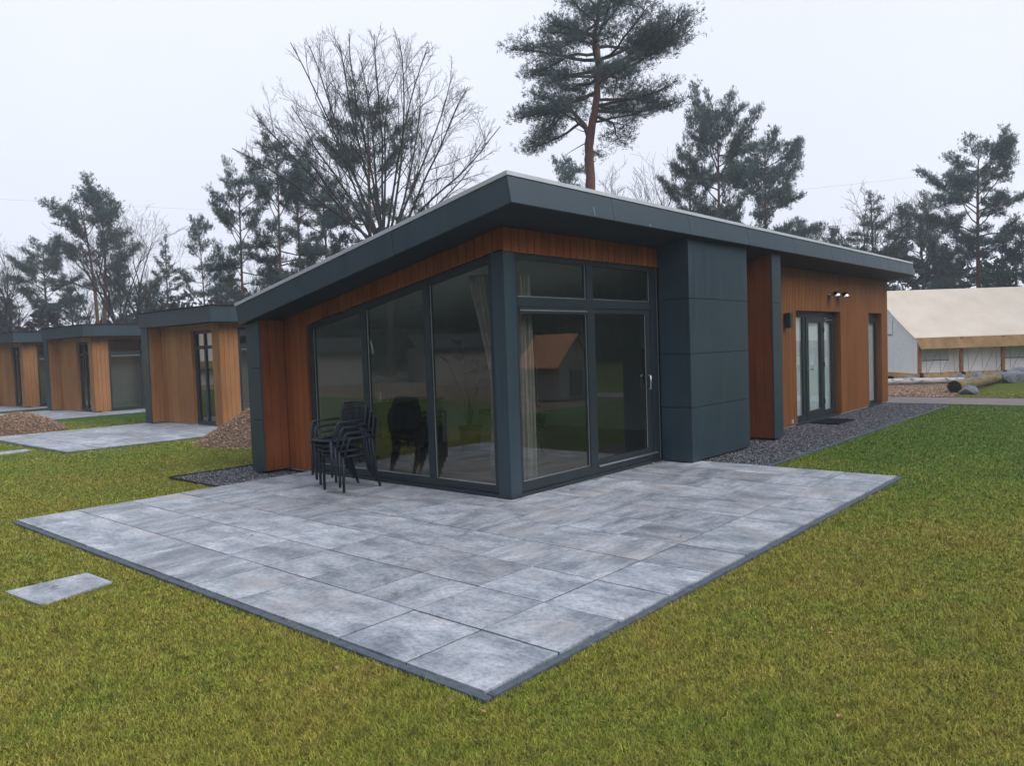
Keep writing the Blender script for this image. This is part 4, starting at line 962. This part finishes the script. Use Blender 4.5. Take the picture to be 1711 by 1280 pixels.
def hero_bare():
    D = 30; x, y = spot(652, D); t = empty('bare_tree', (x, y, GZ), YAW-math.pi/2, 'wide fan shaped leafless tree rising behind the left slope of the large roof', 'tree', 'leafless trees')
    s = D/FPX; st = []
    L = lambda u, v, dy=0: np.array([(u-652)*s, dy, hgt(652, v, D)])
    tips = [((640, 400), (432, 165), 0), ((640, 410), (500, 95), .8), ((645, 400), (540, 95), -.8), ((648, 400), (590, 70), .3), ((652, 390), (632, 50), -.4), ((655, 390), (690, 65), .6), ((660, 390), (735, 85), -.8),
            ((662, 400), (775, 110), .4), ((665, 400), (835, 170), .2), ((668, 410), (805, 130), -1.2), ((650, 400), (660, 90), 1.6), ((650, 400), (620, 120), -1.7), ((660, 400), (745, 140), 1.5), ((640, 410), (470, 200), -1.2), ((645, 400), (565, 62), -.5), ((650, 395), (607, 55), .9), ((640, 410), (455, 130), 1.0), ((643, 405), (520, 70), 1.5), ((668, 405), (780, 260), 1.0)]
    st.append((np.array([0, 0, 0.]), np.array([0, 0, 1.]), hgt(652, 395, D), .26))
    for (a, b_), (c, d), dy in tips:
        p0 = L(a, b_); p1 = L(c, d, dy*1.6); v = p1-p0; ln = np.linalg.norm(v); v = norm(v); v2 = norm(v-np.array([0, 0, .10])*abs(v[0])*(2 if v[0] > 0 else .9))
        st.append((p0, v2, ln, .052))
    tb = TB(5); rg = tb.rg
    C0 = L(640, 262); RX, RZ_ = 212*s, 212*s
    def reach(p, d):
        # distance from p along d to the crown's outer dome
        q = (p-C0)/np.array([RX, RX*.85, RZ_]); e = d/np.array([RX, RX*.85, RZ_]); A = e@e; B = 2*q@e; C_ = q@q-1
        D_ = B*B-4*A*C_
        return (-B+math.sqrt(D_))/(2*A) if D_ > 0 else 0
    def rec(p, d, L_, r, lv, up):
        mxl = reach(p, d)
        if lv: L_ = min(L_, mxl*1.04)
        else: L_ = mxl*.97
        if L_ < .12: return
        k = (10, 6, 4, 3, 3)[lv]; pts, dirs = tb.limb(p, d, L_, r, max(.0035, r*.3), k, (.05, .09, .12, .15, .15)[lv], up, (8, 5, 4, 3, 3)[lv], 0)
        if lv == 4: return
        n = (10, 8, 6, 4)[lv]
        for i in range(n):
            q = (.22 if lv == 0 else .2)+.78*(i+rg.uniform(0, .9))/n; q = min(.98, q); xx = q*k; j = min(k-1, int(xx)); P = pts[j]+(pts[j+1]-pts[j])*(xx-j); Dd = dirs[j+1]
            axx = norm(np.cross(Dd, rg.normal(size=3))); a = rg.uniform(.35, .95); d2 = norm(Dd*math.cos(a)+axx*math.sin(a)+np.array([0, 0, .10]))
            rec(P, d2, L_*rg.uniform(.26, .44)*(1.15-q*.45), max(.0035, r*.36*(1.2-q*.5)), lv+1, .03)
    tb.limb([0, 0, 0], [0, 0, 1], st[0][2]+.5, .30, .2, 5, .03, 0, 10, 0)
    for p, d, ln, r in st[1:]: rec(p, d, ln, r, 0, .012)
    tb.wood('branches', ['bare_bark'], t)
hero_bare()
# pine kinds, each built once and then copied
kinds = {}
def kind(key, **kw):
    t = pine('pine_tree', **kw); kinds[key] = [t, False, kw['H'], kw['Rr']]
kind('tall', seed=11, H=14, base=.40, Rr=3.6, n=30, r0=.22, prof='flat', el=(0, 42), dens=1.0, ln=.2, wd=.04)
kind('broad', seed=12, H=14, base=.32, Rr=4.6, n=42, r0=.26, prof='flat', dens=1.0, ln=.2, wd=.042, el=(-4, 36))
kind('fork', seed=13, H=13, base=.52, Rr=3.6, n=28, r0=.20, prof='round', lean=(-.10, 0), fork=(.18, .14, .03), dens=1.0, ln=.2, wd=.042)
kind('bushy', seed=14, H=9, base=.10, Rr=3.0, n=40, r0=.16, prof='cone', dens=.9, ln=.2, wd=.045, fm='needles_dark', stubs=0, el=(0, 50))
kind('layer', seed=15, H=14, base=.30, Rr=3.8, n=30, r0=.2, prof='cone', dens=1.0, ln=.2, wd=.042, fm='needles_dark', el=(-5, 40))
kind('small', seed=16, H=10, base=.34, Rr=2.5, n=22, r0=.14, prof='flat', dens=.95, ln=.19, wd=.042)
bk_ = {}
bk_['a'] = [bare('bare_tree', 31, [((0, 0, 0), (0, 0, 1), 8.5, .16)], 5, .5, fork_n=(9, 6, 5, 3)), False, 12]
bk_['b'] = [bare('bare_tree', 32, [((0, 0, 0), (.06, 0, 1), 8, .14), ((0, 0, .4), (-.35, .1, 1), 7, .11)], 5, .55, fork_n=(8, 6, 5, 3)), False, 11]
def put(key, u, v, D, label, wpx=None, rz=None, group=None, xy=None, H=None):
    src = kinds if key in kinds else bk_; e = src[key]
    o = e[0] if not e[1] else copy_tree(e[0]); e[1] = True
    x, y = xy or spot(u, D); h_ = H or hgt(u, v, D)+.0; s = h_/e[2]
    sw = s if (wpx is None or key in bk_) else (wpx*D/FPX/2)/(e[3]*1.02)
    o.location = (x, y, GZ); o.scale = (sw, sw, s); o.rotation_euler = (0, 0, rz if rz is not None else (u*.37) % 6.28)
    tag(o, label, 'tree', group or ('leafless trees' if key in bk_ else 'pines behind the lodges')); o.name = 'bare_tree' if key in bk_ else 'pine_tree'
    return o
# left of the big lodge
put('a', 33, 392, 50, 'leafless tree with a straight dark trunk near the left edge of the photo')
put('b', -5, 430, 46, 'leafless tree cut off by the left edge of the photo')
put('broad', 88, 412, 58, 'dark pine between the leafless tree at the left edge and the forked red pine', 115)
put('fork', 172, 328, 50, 'forked pine with two red trunks above the middle small lodge', 150, YAW-math.pi/2)
put('b', 226, 350, 44, 'leafless tree in front of the forked red pine')
put('bushy', 208, 445, 55, 'green bushy pine under the forked red pine', 110)
put('layer', 288, 397, 52, 'dense dark pine left of a slimmer pine above the nearest small lodge', 76)
put('small', 347, 370, 50, 'slim pine just right of the dense dark pine above the nearest small lodge', 80)
put('tall', 413, 296, 42, 'single slender pine with a bare red trunk at the low end of the large roof', 118)
put('small', 392, 440, 56, 'small low pine behind the slender red trunk at the low end of the roof', 80)
put('tall', 478, 236, 42, 'left pine of the close pair behind the low end of the large roof', 128, 2.0)
put('tall', 513, 262, 43, 'right pine of the close pair behind the low end of the large roof', 118, 4.4)
put('bushy', 462, 445, 50, 'dark low pine below the close pair of tall pines', 100)
put('tall', 552, 300, 46, 'thin pine between the close pair and the fan shaped leafless tree', 125, .8)
put('tall', 630, 178, 44, 'tall dark pine showing through the fan shaped leafless tree', 185, 2.2)
put('layer', 708, 300, 46, 'shorter dark pine right of the fan shaped leafless tree trunk', 125, 1.1)
put('bushy', 575, 395, 44, 'bushy dark pine low behind the fan shaped leafless tree, on its left', 105)
put('small', 258, 470, 60, 'low distant pine between the forked pine and the dense dark pine', 90)
put('bushy', 20, 500, 60, 'low green pine at the left edge under the leafless trees', 110)
put('bushy', 130, 480, 62, 'low green pine under the left side of the forked red pine', 110)
put('a', 440, 430, 52, 'faint leafless tree behind the slender pine at the low end of the roof')
put('b', 150, 430, 58, 'thin leafless tree low behind the forked red pine')
# right
put('small', 958, 277, 52, 'low pine top just left of the tallest red trunk, above the roof', 110)
put('broad', 1205, 182, 44, 'tall pine with a red trunk above the right part of the large roof', 165, 3.3)
put('broad', 1285, 250, 50, 'broad green pine just right of the tall pine above the roof', 170, 1.4)
put('tall', 1160, 255, 47, 'smaller pine close left of the tall pine above the roof', 105)
put('a', 1120, 262, 46, 'leafless tree with thin twigs left of the pines above the right part of the roof')
put('small', 1350, 372, 60, 'low pine where the roof line nears the trees on the right', 80)
put('bushy', 1400, 385, 62, 'low dark pine right of the broad green pine', 100)
put('layer', 1462, 325, 56, 'dark pine rising behind the far end of the large roof', 150, 2.2)
put('b', 1500, 322, 50, 'leafless tree in front of the dark pine at the far end of the roof')
put('broad', 1545, 348, 60, 'bushy pine between the far end of the roof and the big pine on the right', 130, 5)
put('broad', 1640, 254, 48, 'big pine with a broad rounded crown at the right edge of the photo', 185, .4)
put('bushy', 1700, 390, 46, 'dark green pine cut off by the right edge of the photo behind the tent', 130)
put('bushy', 1580, 430, 52, 'dark low pine left of the big broad pine, behind the tent', 110)
put('a', 1590, 390, 50, 'brown leafless tree left of the big broad pine, behind the tent')
# woodland edge reads as one mass
def thicket():
    rg = np.random.default_rng(21); P = []; n = 0
    cx_, cy_ = CAM[0], CAM[1]
    V = []; N = 230000
    a = rg.uniform(0, 2*np.pi, N); rad = rg.uniform(62, 74, N)
    d = (a-YAW+np.pi) % (2*np.pi)-np.pi; front = np.abs(d) < R_(48)
    top = np.where(front, 7.0, 17.0)+1.5*np.sin(a*9)+1.0*np.sin(a*23+1)+.7*np.sin(a*61)+.5*np.sin(a*131)
    z = rg.uniform(0, 1, N)**np.where(front, 1.35, .9)*top
    blob = np.sin(a*170+z*1.1)+np.sin(a*97-z*1.7+2)+np.sin(rad*1.3+a*50); keep = (blob > -.9) | ~front
    a, rad, z, front = a[keep], rad[keep], z[keep], front[keep]; n = len(a)
    C = np.stack([cx_+rad*np.cos(a), cy_+rad*np.sin(a), z+GZ], 1)
    D = rg.normal(size=(n, 3)); D /= np.linalg.norm(D, axis=1)[:, None]; S = np.cross(D, rg.normal(size=(n, 3))); S /= np.linalg.norm(S, axis=1)[:, None]
    l = rg.uniform(.12, .45, (n, 1))*np.where(front, 1.0, 2.6)[:, None]; w_ = l*rg.uniform(.25, .6, (n, 1))
    V = np.stack([C-D*l-S*w_*.3, C-S*w_, C+D*l, C+S*w_], 1).reshape(-1, 3)
    o = fast('woodland_edge', V, [np.arange(n*4).reshape(-1, 4)], 'thicket_leaf'); tag(o, 'dark tangled undergrowth of the wood behind the lodges and the tent', 'undergrowth', kind='stuff')
thicket()
# trees and buildings the window panes mirror
west = [(-34, 24, 17), (-38, 31, 16), (-30, 38, 18), (-24, 47, 17), (-40, 17, 18), (-17, 53, 16), (-44, 40, 19), (-33, 50, 18)]
dirs_ = ['first', 'second', 'third', 'fourth', 'fifth', 'sixth', 'seventh', 'eighth', 'ninth', 'tenth']
for i, (x, y, h_) in enumerate(west): put(('broad', 'layer')[i % 2], 0, 0, 0, 'dark pine of the far row mirrored in the left glazing', 60*0 or None, i*1.3, 'pines mirrored in the left glazing', (x, y), h_)
east = [(24, -26, 18), (30, -22, 17), (18, -30, 18), (36, -18, 17), (12, -34, 17), (42, -12, 18), (30, -33, 19), (6, -38, 18)]
for i, (x, y, h_) in enumerate(east): put(('layer', 'broad')[i % 2], 0, 0, 0, 'dark pine of the row mirrored in the front glazing', None, i*1.7, 'pines mirrored in the front glazing', (x, y), h_)
def cabin(x, y, rz, label):
    t = empty('cabin', (x, y, GZ), rz, label, 'cabin', 'white edged cabins mirrored in the left glazing')
    MB().box(-3, 3, 0, 5, 0, 1.9, 'hut_timber').build('wall', t)
    mb = MB()
    for s in (-1, 1): mb.hexa([(0, -.4, 2.55), (s*3.4, -.4, 1.75), (s*3.4, 5.4, 1.75), (0, 5.4, 2.55), (0, -.4, 2.65), (s*3.4, -.4, 1.85), (s*3.4, 5.4, 1.85), (0, 5.4, 2.65)], 'roof_dark')
    ro = mb.build('roof', t); b_ = MB()
    for s in (-1, 1): b_.hexa([(0, -.45, 2.5), (s*3.45, -.45, 1.7), (s*3.45, -.405, 1.7), (0, -.405, 2.5), (0, -.45, 2.68), (s*3.45, -.45, 1.88), (s*3.45, -.405, 1.88), (0, -.405, 2.68)], 'white_board')
    b_.build('bargeboard', ro)
    MB().box(-2.2, -.4, -.03, -.002, .7, 1.5, 'white_board').build('window', t)
for i, (x, y, r) in enumerate([(-22, 31, -.6), (-27, 24.5, -.65), (-31, 17, -.8), (-15, 37, -.5)]): cabin(x, y, r-.35, ['second', 'third', 'fourth', 'first'][i]+' white edged cabin from the right in the left glazing reflection')
tent((-11, 30), .927, 10.0, 'cream roofed safari tent mirrored in the narrow windows of the small lodges')
def hut():
    t = empty('hut', (13.35, -8.7, GZ), 0, 'small timber hut with a terracotta gable roof mirrored in the large front pane', 'hut')
    MB().box(-.85, .85, -1.5, -.1, .05, 1.25, 'hut_timber').hexa([(-.85, -1.5, 1.251), (.85, -1.5, 1.251), (.85, -.1, 1.251), (-.85, -.1, 1.251), (-.02, -1.5, 2.0), (.02, -1.5, 2.0), (.02, -.1, 2.0), (-.02, -.1, 2.0)], 'hut_timber').build('wall', t)
    mb = MB()
    for s_ in (-1, 1):
        q = [(0, -1.7, 2.12), (s_*1.1, -1.7, 1.08), (s_*1.1, .05, 1.08), (0, .05, 2.12)]; mb.hexa([(x, y, z-.05) for x, y, z in q]+q, 'fabric_terracotta')
    mb.build('roof', t); MB().box(-.3, .3, -.099, -.06, .15, 1.0, 'dark_wood').build('door', t)
hut()
# ------------------------------------------------------------------ power lines far beyond the trees
def cable(u0, v0, u1, v1, D, label):
    n = 30; pts = []
    for i in range(n+1):
        q = i/n; u = u0+(u1-u0)*q; v = v0+(v1-v0)*q; x, y = spot(u, D); z = hgt(u, v, D)-2.5*(1-(2*q-1)**2)*.2; pts.append((x, y, z))
    tag(MB().tube(pts, .014, 4, 'cable').build('power_line'), label, 'cable', 'thin power lines behind the trees')
cable(-400, 300, 700, 358, 110, 'highest thin power line crossing the sky on the left')
cable(-400, 380, 760, 412, 110, 'middle thin power line crossing the sky on the left')
cable(-400, 396, 760, 430, 111, 'lowest thin power line crossing the sky on the left')
cable(1100, 335, 2000, 232, 110, 'upper thin power line crossing the sky on the right')
cable(1100, 400, 2000, 300, 111, 'lower thin power line crossing the sky on the right')
# ------------------------------------------------------------------ fallen leaves
rl = random.Random(12)
def leaf(x, y, z, s, label, group=None, rz=0):
    mb = MB(); mb.grid(lambda u, v: (s*(u-.5), s*.55*(v-.5)*math.sin(math.pi*min(1, .08+u*.9)), .004+s*.25*abs(v-.5)+s*.15*math.sin(u*3)), 6, 4, 'dead_leaf')
    o = mb.build('fallen_leaf', loc=(x, y, z)); o.rotation_euler = (0, 0, rz); return tag(o, label, 'leaf', group)
for x, y in [(-.45, -2.35), (.2, -1.9), (-2.3, -.9), (-2.6, 1.0), (-1.3, .5), (1.9, -1.6), (-2.95, -1.5)]: leaf(x, y, .001, rl.uniform(.035, .06), 'small brown leaf lying on the patio slabs', 'leaves on the patio', rl.uniform(0, 6))
for x, y in [(.8, -.25), (1.5, -.1), (1.75, -.12), (2.4, -.08), (2.95, -.07), (3.1, -.16), (2.6, -.15)]: leaf(x, y, .001, rl.uniform(.05, .09), 'dry brown leaf caught along the foot of the front glazing', 'leaves along the front glazing', rl.uniform(0, 6))
for i in range(18):
    D = rl.uniform(3.2, 10); u = rl.uniform(20, 1690); x, y = spot(u, D)
    if -3.8 < x < 3.7 and y > -3.2: continue
    if y > -1.5 and x > 3: continue
    leaf(x, y, GZ+.022, rl.uniform(.03, .055), 'pale dry leaf lying in the lawn', 'leaves in the lawn', rl.uniform(0, 6))
# ------------------------------------------------------------------ grass blades
def grass():
    rg = np.random.default_rng(7); N0 = 2600000
    # sample distance with density ~ d^-1.7 inside a wedge ahead of the camera
    d0, d1 = 2.2, 26.0; pw = 1.65
    u = rg.uniform(0, 1, N0); e_ = 2-pw; d = (d0**e_+u*(d1**e_-d0**e_))**(1/e_)
    a = YAW+rg.uniform(-R_(42), R_(42), N0)
    x = CAM[0]+d*np.cos(a); y = CAM[1]+d*np.sin(a)
    def inside(x0, x1, y0, y1): return (x > x0) & (x < x1) & (y > y0) & (y < y1)
    def inside_(a_, b_): return ((a_ > -3.76) & (a_ < 3.6) & (b_ > -3.12) & (b_ < 4.0)) | ((a_ > 3.3) & (b_ > -1.5)) | ((a_ > -1.4) & (b_ > 3.9) & (b_ < 5.5)) | ((b_ > 10) & (a_ > -1.2)) | ((a_ > -4.7) & (a_ < -3.9) & (b_ > .4) & (b_ < 1.2))
    bad = inside(-3.722, 3.565, -3.082, 3.982) | inside(3.4, 14.47, -1.44, 5.4) | inside(-1.335, 14.4, 3.9, 5.43) | inside(0, 14.5, 0, 4.7) | inside(14.46, 16.71, -60, 60) | inside(16.6, 24, -.95, 9)
    bad |= inside(-1.0, 6.6, 10.45, 15.65) | inside(-.15, 7.1, 20.25, 25.6) | inside(3, 12.5, 12, 15.6) | inside(-4.6, -4.0, .52, 1.10) | inside(-1.8, -1.18, 11.56, 12.1)
    bad |= ((x-3.0)**2+(y-8.55)**2 < 1.95**2) | ((x-.05)**2+(y-16.85)**2 < .9**2)
    bad |= (x > 24)
    # thin patches
    th = np.sin(x*5.1+np.sin(y*3.3)*2)*np.sin(y*6.3+np.sin(x*2.7)*2)
    bad |= (th > .55) & (rg.uniform(0, 1, N0) < .35)
    k = ~bad; x, y, d = x[k], y[k], d[k]
    ci = rg.integers(0, len(x), 420); cn = 70; lf = np.ones(len(x))
    cxx = np.repeat(x[ci], cn)+rg.normal(size=420*cn)*.030; cyy = np.repeat(y[ci], cn)+rg.normal(size=420*cn)*.030
    okc = ~(inside_(cxx, cyy))
    x = np.concatenate([x, cxx[okc]]); y = np.concatenate([y, cyy[okc]]); d = np.concatenate([d, np.repeat(d[ci], cn)[okc]]); lf = np.concatenate([lf, np.full(okc.sum(), 1.55)]); n = len(x); print('grass blades', n)
    L = rg.uniform(.016, .042, n)*(1+.25*np.sin(x*2.3+y*1.7)*np.sin(x*.9-y*3.1))*lf; w_ = (.0020+.00055*d)*rg.uniform(.7, 1.3, n)
    ph = rg.uniform(0, 6.283, n); lean = rg.uniform(.5, 2.1, n); curl = rg.uniform(-1.8, 1.8, n)
    dx, dy = np.cos(ph), np.sin(ph); sx_, sy_ = -dy, dx
    z0 = np.full(n, GZ-.002); B = np.stack([x, y, z0], 1); S = np.stack([sx_, sy_, np.zeros(n)], 1)*w_[:, None]*.5
    c1, s1 = np.cos(lean*.5), np.sin(lean*.5); c2, s2 = np.cos(lean), np.sin(lean)
    M1 = B+np.stack([dx*s1, dy*s1, c1], 1)*(L*.5)[:, None]
    D2 = np.stack([np.cos(ph+curl)*s2, np.sin(ph+curl)*s2, c2], 1); T = M1+D2*(L*.6)[:, None]
    V = np.stack([B-S, B+S, M1+S*.8, M1-S*.8, T], 1).reshape(-1, 3)
    k5 = 5*np.arange(n)[:, None]
    o = fast('grass', V, [k5+np.array([[0, 1, 2, 3]]), k5+np.array([[3, 2, 4]])], 'grass_blade')
    tag(o, 'short mossy yellow green grass of the lawn round the patio', 'grass', kind='stuff')
grass()

# ------------------------------------------------------------------ haze
hz = MB().box(-145, 145, -145, 145, GZ-1.2, 34, 'panel').build('haze'); hz.data.materials.clear()
hm = bpy.data.materials.new('haze'); hm.use_nodes = True; ht = hm.node_tree; ht.nodes.clear()
ho = ht.nodes.new('ShaderNodeOutputMaterial'); hv = ht.nodes.new('ShaderNodeVolumePrincipled')
hv.inputs['Color'].default_value = (.84, .92, 1, 1); hv.inputs['Density'].default_value = .0021; hv.inputs['Anisotropy'].default_value = .2
ht.links.new(hv.outputs[0], ho.inputs['Volume']); hz.data.materials.append(hm); hz.display_type = 'WIRE'
tag(hz, 'thin winter haze in the air over the whole place', 'haze', kind='stuff')
